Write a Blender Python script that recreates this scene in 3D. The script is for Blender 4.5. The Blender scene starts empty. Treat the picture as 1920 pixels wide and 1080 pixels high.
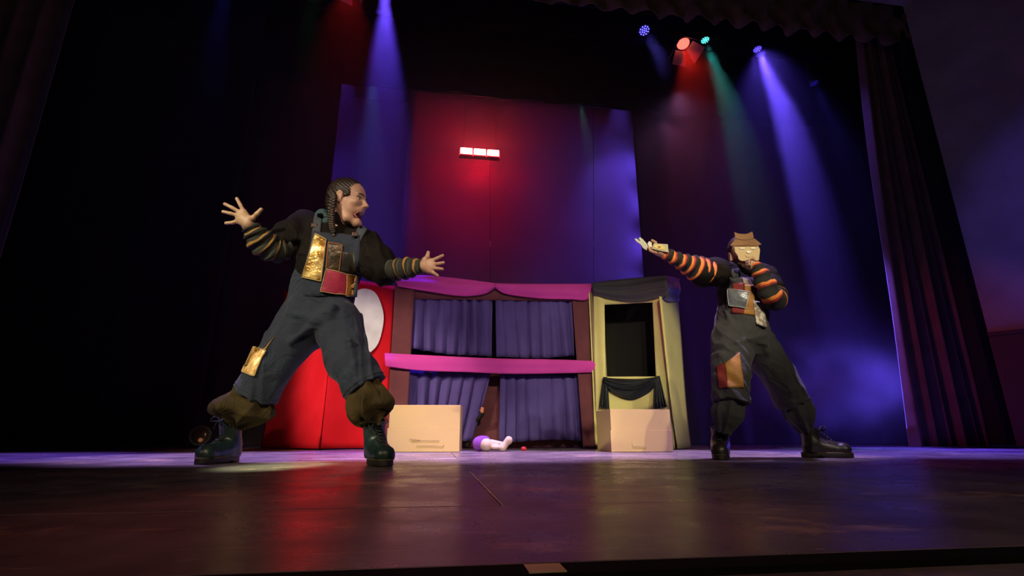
import bpy, bmesh, math, random
import numpy as np
from mathutils import Vector, Matrix, Euler
from mathutils.bvhtree import BVHTree

random.seed(7)
np.random.seed(7)
SC = bpy.context.scene
COL = SC.collection

# ------------------------------------------------------------------ camera
PITCH = math.radians(16.0)
YAW = math.radians(-8.3)
F = 960.0
CAM = Vector((0, 0, 0.136))
cam_d = bpy.data.cameras.new('camera')
cam_d.sensor_width = 36.0
cam_d.lens = 36.0 * F / 1920.0
cam_d.clip_start = 0.02
cam_o = bpy.data.objects.new('camera', cam_d)
COL.objects.link(cam_o)
cam_o.location = CAM
cam_o.rotation_euler = (math.pi / 2 + PITCH, 0, YAW)
SC.camera = cam_o

# ------------------------------------------------------------------ world, view
W = bpy.data.worlds.new('dark_hall')
SC.world = W
W.use_nodes = True
W.node_tree.nodes['Background'].inputs[0].default_value = (0.35, 0.3, 0.5, 1)
W.node_tree.nodes['Background'].inputs[1].default_value = 0.0022
SC.view_settings.view_transform = 'Standard'
SC.view_settings.look = 'None'
SC.view_settings.exposure = 0.0
SC.view_settings.gamma = 1.0
SC.view_settings.use_curve_mapping = False
SC.cycles.max_bounces = 4
SC.cycles.diffuse_bounces = 1
SC.cycles.glossy_bounces = 2
SC.cycles.volume_bounces = 0
SC.cycles.use_denoising = True


def spot(name, loc, target, energy, color, size_deg, blend=0.4, radius=0.06):
    d = bpy.data.lights.new(name, 'SPOT')
    d.energy = energy
    d.color = color
    d.spot_size = math.radians(size_deg)
    d.spot_blend = blend
    d.shadow_soft_size = radius
    o = bpy.data.objects.new(name, d)
    COL.objects.link(o)
    o.location = loc
    o.rotation_euler = (Vector(target) - Vector(loc)).to_track_quat('-Z', 'Y').to_euler()
    return o


WARM = (1.0, 0.87, 0.58)
MAG = (0.95, 0.12, 0.75)
# front of house lamps hung over the seats, behind and above the camera
spot('front_lamp_a', (-5.3, -3.6, 4.0), (-0.46, 2.95, 0.60), 2450, (1.0, 0.87, 0.60), 11.5, 0.6, 0.07)
spot('front_lamp_b', (1.6, -5.0, 4.6), (-0.55, 2.9, 0.84), 850, WARM, 13, 0.5, 0.07)
spot('front_lamp_c', (1.6, -5.2, 4.6), (0.8, 4.9, 0.75), 2150, WARM, 19, 0.8, 0.07)
spot('front_lamp_d', (3.4, -5.0, 4.6), (2.05, 3.1, 0.6), 560, WARM, 13, 0.6, 0.07)
spot('front_lamp_e', (-5.5, -2.5, 5.2), (-0.75, 5.05, 0.75), 5600, (1.0, 0.80, 0.55), 12, 0.8, 0.07)
spot('front_lamp_f', (0.3, -5.3, 4.6), (1.75, 4.9, 0.7), 1550, WARM, 14, 0.7, 0.07)
spot('front_lamp_g', (5.6, -4.2, 4.6), (2.15, 5.35, 0.75), 1500, WARM, 9, 0.8, 0.07)
spot('front_lamp_green', (-5.0, -3.0, 4.4), (-1.02, 2.49, 1.18), 330, (0.60, 1.0, 0.35), 3.2, 0.8, 0.04)
spot('front_lamp_magenta', (-0.5, -5.3, 5.0), (0.6, 5.0, 0.7), 280, MAG, 22, 0.8, 0.08)
spot('side_lamp_blue', (-6.5, 1.0, 4.2), (7.4, 3.6, 2.3), 900, (0.16, 0.10, 1.0), 15, 0.5, 0.08)
spot('side_lamp_red', (-6.0, 2.2, 2.6), (5.6, 5.1, 1.0), 520, (1.0, 0.08, 0.30), 13, 0.9, 0.08)
# lilac and blue wash from a front batten high over the performers, on the floor round the booths
for k_, (x_, c_, e_) in enumerate(((-4.6, (0.12, 0.07, 1.0), 2200), (-2.9, (0.22, 0.12, 1.0), 3900), (-1.2, (0.55, 0.36, 1.0), 5800), (0.4, (0.70, 0.46, 1.0), 6000), (2.0, (0.62, 0.44, 1.0), 5000),
                                   (3.5, (0.26, 0.18, 1.0), 3900), (5.0, (0.12, 0.07, 1.0), 3900), (6.4, (0.12, 0.07, 1.0), 2200))):
    spot('top_wash_lamp', (x_, 3.0, 6.6), (x_, 3.75, 0.0), e_ * 1.25, c_, 22, 0.9, 0.06)
spot('floor_warm_fill', (0.6, -5.0, 4.6), (0.4, 2.8, 0.0), 520, (1.0, 0.72, 0.5), 30, 1.0, 0.08)  # wide warm fill added for the front lamps' spill on the floor
spot('floor_red_fill', (0.4, 2.4, 6.6), (0.00, 1.2, 0.0), 260, (1.0, 0.03, 0.10), 16, 1.0, 0.06)  # unseen red fill added to tint the foreground floor
# tight greenish pool between the feet of the performer in profile
spot('front_lamp_pool', (-1.6, -4.6, 4.8), (-0.70, 2.60, 0.0), 15000, (0.85, 1.0, 0.55), 3.4, 0.9, 0.04)
# blue lamps on booms in the wings, washing across the backcloths
for z_ in (0.9, 1.8, 2.7, 3.6, 4.5, 5.3):
    spot('boom_lamp', (4.02, 8.28, z_), (2.9, 8.7, z_ - 0.1), 40, (0.17, 0.09, 1.0), 110, 0.9, 0.05)
for z_ in (1.2, 2.6, 4.0, 5.3):
    spot('boom_lamp', (-2.55, 8.9, z_), (-1.0, 9.7, z_ - 0.2), 17, (0.12, 0.06, 1.0), 120, 0.9, 0.05)
    spot('boom_lamp', (-2.3, 7.9, z_), (-0.6, 8.7, z_ - 0.2), 7, (0.14, 0.05, 1.0), 50, 0.9, 0.05)

# unseen low blue light added on the right to brighten the smoke
spot('smoke_fill_blue', (7.2, 6.5, 0.9), (4.6, 6.2, 0.75), 230, (0.12, 0.07, 1.0), 80, 1.0, 0.05)
spot('haze_fill', (3.8, 6.85, 5.6), (3.6, 6.6, 0.0), 26, (0.6, 0.28, 0.75), 120, 1.0, 0.1)  # faint lilac fill added to lift the haze, no fixture
# dim warm fill added from the front to lift valance and curtains
spot('hall_fill', (0.5, -5.5, 3.2), (0.5, 5.0, 6.0), 70, (1.0, 0.72, 0.5), 84, 0.9, 0.1)

# ------------------------------------------------------------------ rays through the photograph's frame
R_AX = Vector((math.cos(YAW), math.sin(YAW), 0))
F_AX = Vector((-math.sin(YAW), math.cos(YAW), 0))
CP, SP = math.cos(PITCH), math.sin(PITCH)


def ray(px, py):
    u, v = px - 960.0, 540.0 - py
    fw, up = F * CP - v * SP, F * SP + v * CP
    return R_AX * u + F_AX * fw + Vector((0, 0, up)), fw


def A(px, py, D):
    r, fw = ray(px, py)
    return CAM + r * (D / fw)


def AY(px, py, Y):
    r, fw = ray(px, py)
    return CAM + r * (Y / r.y)


def AV(px, py, P, Q):
    """point of the upright plane through P and Q"""
    r, fw = ray(px, py)
    n = Vector((-(Q.y - P.y), Q.x - P.x, 0))
    return CAM + r * ((P - CAM).dot(n) / r.dot(n))


def ground(v):
    return Vector((v.x, v.y, 0))


# ------------------------------------------------------------------ materials
MATS = {}


def mat(name, col, rough=0.8, col2=None, nscale=8.0, bump=0.0, bscale=60.0, stretch=(1, 1, 1), metal=0.0, sheen=0.0,
        spec=0.5, coords='Object', detail=4.0, lo=0.35, hi=0.65, wrinkle=0.0, wscale=7.0, sss=0.0):
    if name in MATS:
        return MATS[name]
    m = bpy.data.materials.new(name)
    m.use_nodes = True
    nt = m.node_tree
    b = nt.nodes['Principled BSDF']
    b.inputs['Roughness'].default_value = rough
    b.inputs['Metallic'].default_value = metal
    b.inputs['Specular IOR Level'].default_value = spec
    if sheen:
        b.inputs['Sheen Weight'].default_value = sheen
        b.inputs['Sheen Roughness'].default_value = 0.4
    if sss:
        b.inputs['Subsurface Weight'].default_value = sss
        b.inputs['Subsurface Radius'].default_value = (0.012, 0.005, 0.003)
    tc = nt.nodes.new('ShaderNodeTexCoord')
    mp = nt.nodes.new('ShaderNodeMapping')
    mp.inputs['Scale'].default_value = stretch
    nt.links.new(tc.outputs[coords], mp.inputs[0])
    if col2 is None:
        col2 = tuple(c * 0.78 for c in col)
    nz = nt.nodes.new('ShaderNodeTexNoise')
    nz.inputs['Scale'].default_value = nscale
    nz.inputs['Detail'].default_value = detail
    nt.links.new(mp.outputs[0], nz.inputs['Vector'])
    rp = nt.nodes.new('ShaderNodeValToRGB')
    rp.color_ramp.elements[0].position = lo
    rp.color_ramp.elements[1].position = hi
    rp.color_ramp.elements[0].color = (*col2, 1)
    rp.color_ramp.elements[1].color = (*col, 1)
    nt.links.new(nz.outputs['Fac'], rp.inputs[0])
    nt.links.new(rp.outputs[0], b.inputs['Base Color'])
    last = None
    for st, sc_, dist, dst in ((wrinkle, wscale, 0.035, 1.6), (bump, bscale, 0.01, 0.0)):
        if not st:
            continue
        n2 = nt.nodes.new('ShaderNodeTexNoise')
        n2.inputs['Scale'].default_value = sc_
        n2.inputs['Detail'].default_value = 3
        n2.inputs['Distortion'].default_value = dst
        nt.links.new(mp.outputs[0], n2.inputs['Vector'])
        bp = nt.nodes.new('ShaderNodeBump')
        bp.inputs['Strength'].default_value = st
        bp.inputs['Distance'].default_value = dist
        nt.links.new(n2.outputs['Fac'], bp.inputs['Height'])
        if last is not None:
            nt.links.new(last, bp.inputs['Normal'])
        last = bp.outputs[0]
    if last is not None:
        nt.links.new(last, b.inputs['Normal'])
    MATS[name] = m
    return m


def emit(name, col, strength):
    if name in MATS:
        return MATS[name]
    m = bpy.data.materials.new(name)
    m.use_nodes = True
    b = m.node_tree.nodes['Principled BSDF']
    b.inputs['Base Color'].default_value = (*[c * 0.3 for c in col], 1)
    b.inputs['Emission Color'].default_value = (*col, 1)
    b.inputs['Emission Strength'].default_value = strength
    MATS[name] = m
    return m


def stripes(name, cols, rep, rough=0.85):
    """knitted stripes running round a sleeve; cols = [(position, colour)...] over one repeat"""
    m = bpy.data.materials.new(name)
    m.use_nodes = True
    nt = m.node_tree
    b = nt.nodes['Principled BSDF']
    b.inputs['Roughness'].default_value = rough
    uv = nt.nodes.new('ShaderNodeUVMap')
    sp = nt.nodes.new('ShaderNodeSeparateXYZ')
    nt.links.new(uv.outputs[0], sp.inputs[0])
    nz = nt.nodes.new('ShaderNodeTexNoise')
    nz.inputs['Scale'].default_value = 5
    nt.links.new(uv.outputs[0], nz.inputs['Vector'])
    ma = nt.nodes.new('ShaderNodeMath')
    ma.operation = 'MULTIPLY_ADD'
    ma.inputs[1].default_value = 0.06
    nt.links.new(nz.outputs['Fac'], ma.inputs[0])
    nt.links.new(sp.outputs[0], ma.inputs[2])
    mu = nt.nodes.new('ShaderNodeMath')
    mu.operation = 'MULTIPLY'
    mu.inputs[1].default_value = rep
    nt.links.new(ma.outputs[0], mu.inputs[0])
    fr = nt.nodes.new('ShaderNodeMath')
    fr.operation = 'FRACT'
    nt.links.new(mu.outputs[0], fr.inputs[0])
    rp = nt.nodes.new('ShaderNodeValToRGB')
    rp.color_ramp.interpolation = 'CONSTANT'
    els = rp.color_ramp.elements
    els[0].position = 0
    els[0].color = (*cols[0][1], 1)
    els[1].position = cols[1][0]
    els[1].color = (*cols[1][1], 1)
    for p, c in cols[2:]:
        e = els.new(p)
        e.color = (*c, 1)
    nt.links.new(fr.outputs[0], rp.inputs[0])
    nt.links.new(rp.outputs[0], b.inputs['Base Color'])
    MATS[name] = m
    return m


# ------------------------------------------------------------------ objects
def empty(name, loc=(0, 0, 0)):
    o = bpy.data.objects.new(name, None)
    o.empty_display_size = 0.1
    COL.objects.link(o)
    o.location = loc
    return o


def tag(o, label=None, cat=None, group=None, kind=None):
    if label:
        o['label'] = label
    if cat:
        o['category'] = cat
    if group:
        o['group'] = group
    if kind:
        o['kind'] = kind
    return o


def thing(name, label, cat, loc, group=None):
    return tag(empty(name, loc), label, cat, group)


def link(name, me, m, parent=None, smooth=True):
    """mesh data in world coordinates; a parent's offset is undone"""
    o = bpy.data.objects.new(name, me)
    COL.objects.link(o)
    if m is not None:
        me.materials.clear()
        me.materials.append(m)
    if smooth:
        me.polygons.foreach_set('use_smooth', [True] * len(me.polygons))
    if parent is not None:
        o.parent = parent
        p, off = parent, Vector((0, 0, 0))
        while p is not None:
            off += Vector(p.location)
            p = p.parent
        o.location = -off
    return o


def mesh(name, verts, faces):
    me = bpy.data.meshes.new(name)
    me.from_pydata([tuple(v) for v in verts], [], faces)
    me.update()
    return me


def np_mesh(name, V, Q):
    me = bpy.data.meshes.new(name)
    n, k = Q.shape
    me.vertices.add(len(V))
    me.vertices.foreach_set('co', np.asarray(V, np.float32).ravel())
    me.loops.add(n * k)
    me.loops.foreach_set('vertex_index', Q.astype(np.int32).ravel())
    me.polygons.add(n)
    me.polygons.foreach_set('loop_start', np.arange(0, n * k, k, dtype=np.int32))
    me.update(calc_edges=True)
    me.validate()
    return me


def join_meshes(name, meshes):
    V, Fs, off = [], [], 0
    for me in meshes:
        V += [v.co[:] for v in me.vertices]
        Fs += [tuple(i + off for i in p.vertices) for p in me.polygons]
        off += len(me.vertices)
    return mesh(name, V, Fs)


def sheet(name, P, nu, nv, disp=None, thick=0.006, m=None, parent=None, normal=None, smooth=True):
    """cloth slab: P(u, v) -> point, displaced along normal by disp(u, v)"""
    def n_at(u, v):
        if normal is not None:
            return normal
        e = 1e-3
        a = P(min(u + e, 1), v) - P(max(u - e, 0), v)
        b = P(u, min(v + e, 1)) - P(u, max(v - e, 0))
        return a.cross(b).normalized()
    f, bk = [], []
    for j in range(nv + 1):
        for i in range(nu + 1):
            u, v = i / nu, j / nv
            n = n_at(u, v)
            p = P(u, v) + (n * disp(u, v) if disp else Vector((0, 0, 0)))
            f.append(p)
            bk.append(p - n * thick)
    N = len(f)
    faces = []
    w = nu + 1
    for j in range(nv):
        for i in range(nu):
            a = j * w + i
            faces.append((a, a + 1, a + 1 + w, a + w))
            faces.append((N + a, N + a + w, N + a + 1 + w, N + a + 1))
    for i in range(nu):
        faces.append((i, N + i, N + i + 1, i + 1))
        a = nv * w + i
        faces.append((a, a + 1, N + a + 1, N + a))
    for j in range(nv):
        a = j * w
        faces.append((a, a + w, N + a + w, N + a))
        a = j * w + nu
        faces.append((a, N + a, N + a + w, a + w))
    return link(name, mesh(name, f + bk, faces), m, parent, smooth)


def quad(c00, c10, c11, c01):
    """bilinear patch; c00 bottom-left, c10 bottom-right, c11 top-right, c01 top-left"""
    return lambda u, v: (c00 * (1 - u) + c10 * u) * (1 - v) + (c01 * (1 - u) + c11 * u) * v


def folds(n, amp, seed, sharp=1.0, sag=0.0):
    r = random.Random(seed)
    ph = [r.uniform(0, 6.28) for _ in range(4)]
    fr = [n * r.uniform(0.9, 1.1), n * 1.7 * r.uniform(0.9, 1.1), n * 0.45]

    def d(u, v):
        x = u + 0.012 * math.sin(5 * v + ph[3])
        s = math.sin(6.283 * fr[0] * x + ph[0] + 0.5 * math.sin(2.2 * v + ph[1]))
        s = math.copysign(abs(s) ** sharp, s)
        s += 0.45 * math.sin(6.283 * fr[1] * x + ph[1] + 0.6 * v)
        s += 0.5 * math.sin(6.283 * fr[2] * x + ph[2])
        return amp * s * (0.8 + 0.2 * (1 - v))
    return d


def box_verts(c, h, R=None):
    vs = []
    for sx in (-1, 1):
        for sy in (-1, 1):
            for sz in (-1, 1):
                p = Vector((sx * h[0], sy * h[1], sz * h[2]))
                if R is not None:
                    p = R @ p
                vs.append(Vector(c) + p)
    fs = [(0, 1, 3, 2), (4, 6, 7, 5), (0, 4, 5, 1), (2, 3, 7, 6), (0, 2, 6, 4), (1, 5, 7, 3)]
    return vs, fs


def bevel_me(me, w=0.004, seg=2):
    bm = bmesh.new()
    bm.from_mesh(me)
    bmesh.ops.recalc_face_normals(bm, faces=bm.faces)
    bmesh.ops.bevel(bm, geom=list(bm.edges), offset=w, segments=seg, affect='EDGES', profile=0.6)
    bm.to_mesh(me)
    bm.free()
    return me


def box(name, c, h, m, parent=None, R=None, bev=0.004):
    vs, fs = box_verts(c, h, R)
    me = mesh(name, vs, fs)
    if bev:
        bevel_me(me, bev)
    return link(name, me, m, parent, smooth=False)


def lathe_me(name, prof, M=None, seg=24):
    """profile [(r, z)...] about local Z, then matrix M"""
    V, Fs = [], []
    for r, z in prof:
        for k in range(seg):
            a = 6.28318 * k / seg
            V.append(Vector((r * math.cos(a), r * math.sin(a), z)))
    n = len(prof)
    for j in range(n - 1):
        for k in range(seg):
            k2 = (k + 1) % seg
            Fs.append((j * seg + k, j * seg + k2, (j + 1) * seg + k2, (j + 1) * seg + k))
    Fs.append(tuple(range(seg))[::-1])
    Fs.append(tuple((n - 1) * seg + k for k in range(seg)))
    if M is not None:
        V = [M @ v for v in V]
    return mesh(name, V, Fs)


def smooth_path(pts, n):
    """Catmull-Rom through pts (Vectors)"""
    P = [pts[0] * 2 - pts[1]] + list(pts) + [pts[-1] * 2 - pts[-2]]
    out = []
    segs = len(pts) - 1
    for i in range(n + 1):
        t = i / n * segs
        k = min(int(t), segs - 1)
        t -= k
        a, b, c, d = P[k], P[k + 1], P[k + 2], P[k + 3]
        out.append(0.5 * ((2 * b) + (c - a) * t + (2 * a - 5 * b + 4 * c - d) * t * t + (3 * b - a - 3 * c + d) * t ** 3))
    return out


def tube_me(name, path, rad, seg=10, wob=None, flat=1.0, uv=False, cap=True):
    """path list of Vectors; rad scalar, list or function of t"""
    n = len(path)
    V, Fs = [], []
    t0 = (path[1] - path[0]).normalized()
    ref = Vector((0, 0, 1)) if abs(t0.z) < 0.9 else Vector((1, 0, 0))
    x = (ref - t0 * ref.dot(t0)).normalized()
    for i, p in enumerate(path):
        t = (path[min(i + 1, n - 1)] - path[max(i - 1, 0)]).normalized()
        x = (x - t * x.dot(t)).normalized()
        y = t.cross(x)
        s = i / (n - 1)
        r = rad(s) if callable(rad) else (rad[i] if isinstance(rad, (list, tuple)) else rad)
        for k in range(seg):
            a = 6.28318 * k / seg
            rr = r * (1 + (wob(s, a) if wob else 0))
            V.append(p + x * (rr * math.cos(a)) + y * (rr * flat * math.sin(a)))
    for i in range(n - 1):
        for k in range(seg):
            k2 = (k + 1) % seg
            Fs.append((i * seg + k, i * seg + k2, (i + 1) * seg + k2, (i + 1) * seg + k))
    if cap:
        Fs.append(tuple(range(seg))[::-1])
        Fs.append(tuple((n - 1) * seg + k for k in range(seg)))
    me = mesh(name, V, Fs)
    if uv:
        ul = me.uv_layers.new(name='UVMap')
        for p in me.polygons:
            for li in p.loop_indices:
                vi = me.loops[li].vertex_index
                ul.data[li].uv = ((vi // seg) / (n - 1), (vi % seg) / seg)
    return me


def tube(name, pts, rad, m, parent=None, seg=10, n=None, **kw):
    path = smooth_path(pts, n) if n else pts
    return link(name, tube_me(name, path, rad, seg, **kw), m, parent)


# ------------------------------------------------------------------ implicit surfaces (bodies, clothes, boots)
class Field:
    def __init__(self, lo, hi, h):
        self.h = h
        self.o = np.array(lo, np.float32)
        n = np.ceil((np.array(hi) - np.array(lo)) / h).astype(int) + 1
        self.n = n
        self.F = np.full(n, 0.08, np.float32)

    def _blk(self, lo, hi, mrg):
        a = np.clip(np.floor((np.array(lo) - mrg - self.o) / self.h).astype(int), 0, self.n)
        b = np.clip(np.ceil((np.array(hi) + mrg - self.o) / self.h).astype(int) + 1, 0, self.n)
        sl = tuple(slice(int(a[i]), int(b[i])) for i in range(3))
        g = [self.o[i] + self.h * np.arange(int(a[i]), int(b[i]), dtype=np.float32) for i in range(3)]
        return sl, g[0][:, None, None], g[1][None, :, None], g[2][None, None, :]

    def _put(self, sl, d, k, op):
        f = self.F[sl]
        if op == 'u':
            hh = np.clip(0.5 + 0.5 * (f - d) / k, 0, 1)
            self.F[sl] = f * (1 - hh) + d * hh - k * hh * (1 - hh)
        else:
            d = -d
            hh = np.clip(0.5 - 0.5 * (f - d) / k, 0, 1)
            self.F[sl] = f * (1 - hh) + d * hh + k * hh * (1 - hh)

    def cone(self, a, b, ra, rb, k=0.02, op='u', flat=False):
        a, b = np.array(a, np.float32), np.array(b, np.float32)
        rm = max(ra, rb)
        sl, X, Y, Z = self._blk(np.minimum(a, b) - rm, np.maximum(a, b) + rm, k + 2 * self.h)
        ab = b - a
        L2 = max(float(ab @ ab), 1e-9)
        dx, dy, dz = X - a[0], Y - a[1], Z - a[2]
        t = (dx * ab[0] + dy * ab[1] + dz * ab[2]) / L2
        tc = np.clip(t, 0, 1)
        d = np.sqrt((dx - tc * ab[0]) ** 2 + (dy - tc * ab[1]) ** 2 + (dz - tc * ab[2]) ** 2) - (ra + (rb - ra) * tc)
        if flat:
            d = np.maximum(d, (t - 1) * math.sqrt(L2))
        self._put(sl, d, k, op)
        return self

    def ell(self, c, r, R=None, k=0.02, op='u'):
        c, r = np.array(c, np.float32), np.array(r, np.float32)
        rm = r if R is None else np.array([r.max()] * 3)
        sl, X, Y, Z = self._blk(c - rm, c + rm, k + 2 * self.h)
        dx, dy, dz = X - c[0], Y - c[1], Z - c[2]
        if R is not None:
            M = np.array(R.transposed() if isinstance(R, Matrix) else R.T, np.float32)
            dx, dy, dz = (M[0, 0] * dx + M[0, 1] * dy + M[0, 2] * dz, M[1, 0] * dx + M[1, 1] * dy + M[1, 2] * dz,
                          M[2, 0] * dx + M[2, 1] * dy + M[2, 2] * dz)
        k0 = np.sqrt((dx / r[0]) ** 2 + (dy / r[1]) ** 2 + (dz / r[2]) ** 2)
        k1 = np.sqrt((dx / r[0] ** 2) ** 2 + (dy / r[1] ** 2) ** 2 + (dz / r[2] ** 2) ** 2) + 1e-6
        self._put(sl, k0 * (k0 - 1) / k1, k, op)
        return self

    def plane(self, p, n, k=0.004):
        """keep the side n points away from"""
        n = Vector(n).normalized()
        X, Y, Z = self.grid()
        d = (X - p[0]) * n[0] + (Y - p[1]) * n[1] + (Z - p[2]) * n[2]
        self.F = np.maximum(self.F, d.astype(np.float32))
        return self

    def grid(self):
        g = [self.o[i] + self.h * np.arange(int(self.n[i]), dtype=np.float32) for i in range(3)]
        return g[0][:, None, None], g[1][None, :, None], g[2][None, None, :]

    def disp(self, fn):
        X, Y, Z = self.grid()
        self.F = self.F + fn(X, Y, Z).astype(np.float32)
        return self

    def mesh(self, name, M=None):
        Fd = self.F
        ins = Fd < 0
        s = np.zeros(tuple(np.array(Fd.shape) - 1), np.int8)
        C = [(i, j, k) for i in (0, 1) for j in (0, 1) for k in (0, 1)]
        nx, ny, nz = Fd.shape
        for i, j, k in C:
            s += ins[i:nx - 1 + i, j:ny - 1 + j, k:nz - 1 + k]
        act = (s > 0) & (s < 8)
        idx = np.argwhere(act)
        vid = np.full(act.shape, -1, np.int64)
        vid[act] = np.arange(len(idx))
        acc = np.zeros((len(idx), 3), np.float32)
        cnt = np.zeros(len(idx), np.float32)
        for a in C:
            for ax in range(3):
                if a[ax]:
                    continue
                b = list(a)
                b[ax] = 1
                fa = Fd[idx[:, 0] + a[0], idx[:, 1] + a[1], idx[:, 2] + a[2]]
                fb = Fd[idx[:, 0] + b[0], idx[:, 1] + b[1], idx[:, 2] + b[2]]
                cr = (fa < 0) != (fb < 0)
                t = np.where(cr, fa / np.where(cr, fa - fb, 1), 0)
                p = np.tile(np.array(a, np.float32), (len(idx), 1))
                p[:, ax] += t
                acc[cr] += p[cr]
                cnt[cr] += 1
        V = self.o + self.h * (idx + acc / cnt[:, None])
        Q = []
        for ax in range(3):
            o1, o2 = [(1, 2), (2, 0), (0, 1)][ax]
            sl0 = [slice(None)] * 3
            sl1 = [slice(None)] * 3
            sl0[ax] = slice(0, -1)
            sl1[ax] = slice(1, None)
            ch = ins[tuple(sl0)] != ins[tuple(sl1)]
            e = np.argwhere(ch)
            ok = (e[:, o1] > 0) & (e[:, o2] > 0) & (e[:, o1] < Fd.shape[o1] - 1) & (e[:, o2] < Fd.shape[o2] - 1)
            e = e[ok]
            u1 = np.zeros(3, int)
            u1[o1] = 1
            u2 = np.zeros(3, int)
            u2[o2] = 1
            c = [e - u1 - u2, e - u2, e, e - u1]
            q = np.stack([vid[x[:, 0], x[:, 1], x[:, 2]] for x in c], 1)
            flip = ~ins[e[:, 0], e[:, 1], e[:, 2]]
            q[flip] = q[flip][:, ::-1]
            Q.append(q)
        Q = np.concatenate(Q)
        Q = Q[(Q >= 0).all(1)]
        if M is not None:
            V = V @ np.array(M.to_3x3()).T + np.array(M.translation)
        return np_mesh(name, V, Q)


def bounds(pts, pad):
    a = np.array([tuple(p) for p in pts])
    return a.min(0) - pad, a.max(0) + pad


def crease(amp, freqs, seed):
    """soft cloth creases: warped sine ridges"""
    r = np.random.RandomState(seed)
    items = []
    for f in freqs:
        d = r.normal(size=3)
        d /= np.linalg.norm(d)
        w = r.normal(size=3) * 6
        items.append((d * f, w, r.uniform(0, 6.28, 2)))

    def fn(X, Y, Z):
        out = 0
        for d, w, ph in items:
            wv = np.sin(w[0] * X + w[1] * Y + w[2] * Z + ph[1])
            q = d[0] * X + d[1] * Y + d[2] * Z + ph[0] + 1.8 * wv
            s = np.abs(np.sin(q))
            out = out + (s * s * (3 - 2 * s) - 0.75) * (0.55 + 0.45 * np.sin(q * 0.31 + 2 * wv))
        return amp * out
    return fn


def radial_folds(axis_p, axis_d, n, amp, seed):
    """gathers running along an axis"""
    d = Vector(axis_d).normalized()
    x = d.orthogonal().normalized()
    y = d.cross(x)
    r = random.Random(seed)
    ph = r.uniform(0, 6)

    def fn(X, Y, Z):
        dx, dy, dz = X - axis_p[0], Y - axis_p[1], Z - axis_p[2]
        a = np.arctan2(dx * y[0] + dy * y[1] + dz * y[2], dx * x[0] + dy * x[1] + dz * x[2])
        s = dx * d[0] + dy * d[1] + dz * d[2]
        q = n * a + ph + 1.2 * np.sin(9 * s + a * 2)
        return amp * (np.abs(np.sin(q * 0.5)) - 0.5)
    return fn

# ================================================================== THE SETTING
M_floor = bpy.data.materials.new('scuffed_black_deck')


def floor_material(m):
    m.use_nodes = True
    nt = m.node_tree
    b = nt.nodes['Principled BSDF']
    tc = nt.nodes.new('ShaderNodeTexCoord')
    geo = nt.nodes.new('ShaderNodeNewGeometry')

    def noise(scale, stretch, detail=5, rough=0.6):
        mp = nt.nodes.new('ShaderNodeMapping')
        mp.inputs['Scale'].default_value = stretch
        nt.links.new(geo.outputs['Position'], mp.inputs[0])
        n = nt.nodes.new('ShaderNodeTexNoise')
        n.inputs['Scale'].default_value = scale
        n.inputs['Detail'].default_value = detail
        n.inputs['Roughness'].default_value = rough
        nt.links.new(mp.outputs[0], n.inputs['Vector'])
        return n

    def ramp(src, p0, p1, c0, c1):
        r = nt.nodes.new('ShaderNodeValToRGB')
        r.color_ramp.elements[0].position = p0
        r.color_ramp.elements[1].position = p1
        r.color_ramp.elements[0].color = (*c0, 1)
        r.color_ramp.elements[1].color = (*c1, 1)
        nt.links.new(src, r.inputs[0])
        return r

    def mix(f, a, b_):
        x = nt.nodes.new('ShaderNodeMix')
        x.data_type = 'RGBA'
        nt.links.new(f, x.inputs[0])
        nt.links.new(a, x.inputs[6])
        nt.links.new(b_, x.inputs[7])
        return x.outputs[2]
    base = ramp(noise(3.0, (1, 1, 1)).outputs['Fac'], 0.3, 0.7, (0.060, 0.048, 0.055), (0.21, 0.17, 0.185))
    worn = ramp(noise(2.4, (1.0, 1.7, 1), 8, 0.7).outputs['Fac'], 0.565, 0.63, (0, 0, 0), (1, 1, 1))
    bare = ramp(noise(14, (1, 1, 1)).outputs['Fac'], 0.3, 0.7, (0.24, 0.16, 0.12), (0.42, 0.30, 0.23))
    c1 = mix(worn.outputs[0], base.outputs[0], bare.outputs[0])
    scr = ramp(noise(6.0, (0.5, 5.0, 1), 6, 0.7).outputs['Fac'], 0.60, 0.66, (0, 0, 0), (0.8, 0.8, 0.8))
    c2 = mix(scr.outputs[0], c1, bare.outputs[0])
    nt.links.new(c2, b.inputs['Base Color'])
    rr = ramp(noise(5, (1, 1, 1), 6).outputs['Fac'], 0.3, 0.7, (0.22, 0.22, 0.22), (0.38, 0.38, 0.38))
    nt.links.new(rr.outputs[0], b.inputs['Roughness'])
    bp = nt.nodes.new('ShaderNodeBump')
    bp.inputs['Strength'].default_value = 0.10
    bp.inputs['Distance'].default_value = 0.004
    nt.links.new(noise(90, (0.7, 1.2, 1), 4).outputs['Fac'], bp.inputs['Height'])
    nt.links.new(bp.outputs[0], b.inputs['Normal'])
    b.inputs['Specular IOR Level'].default_value = 0.38


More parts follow.
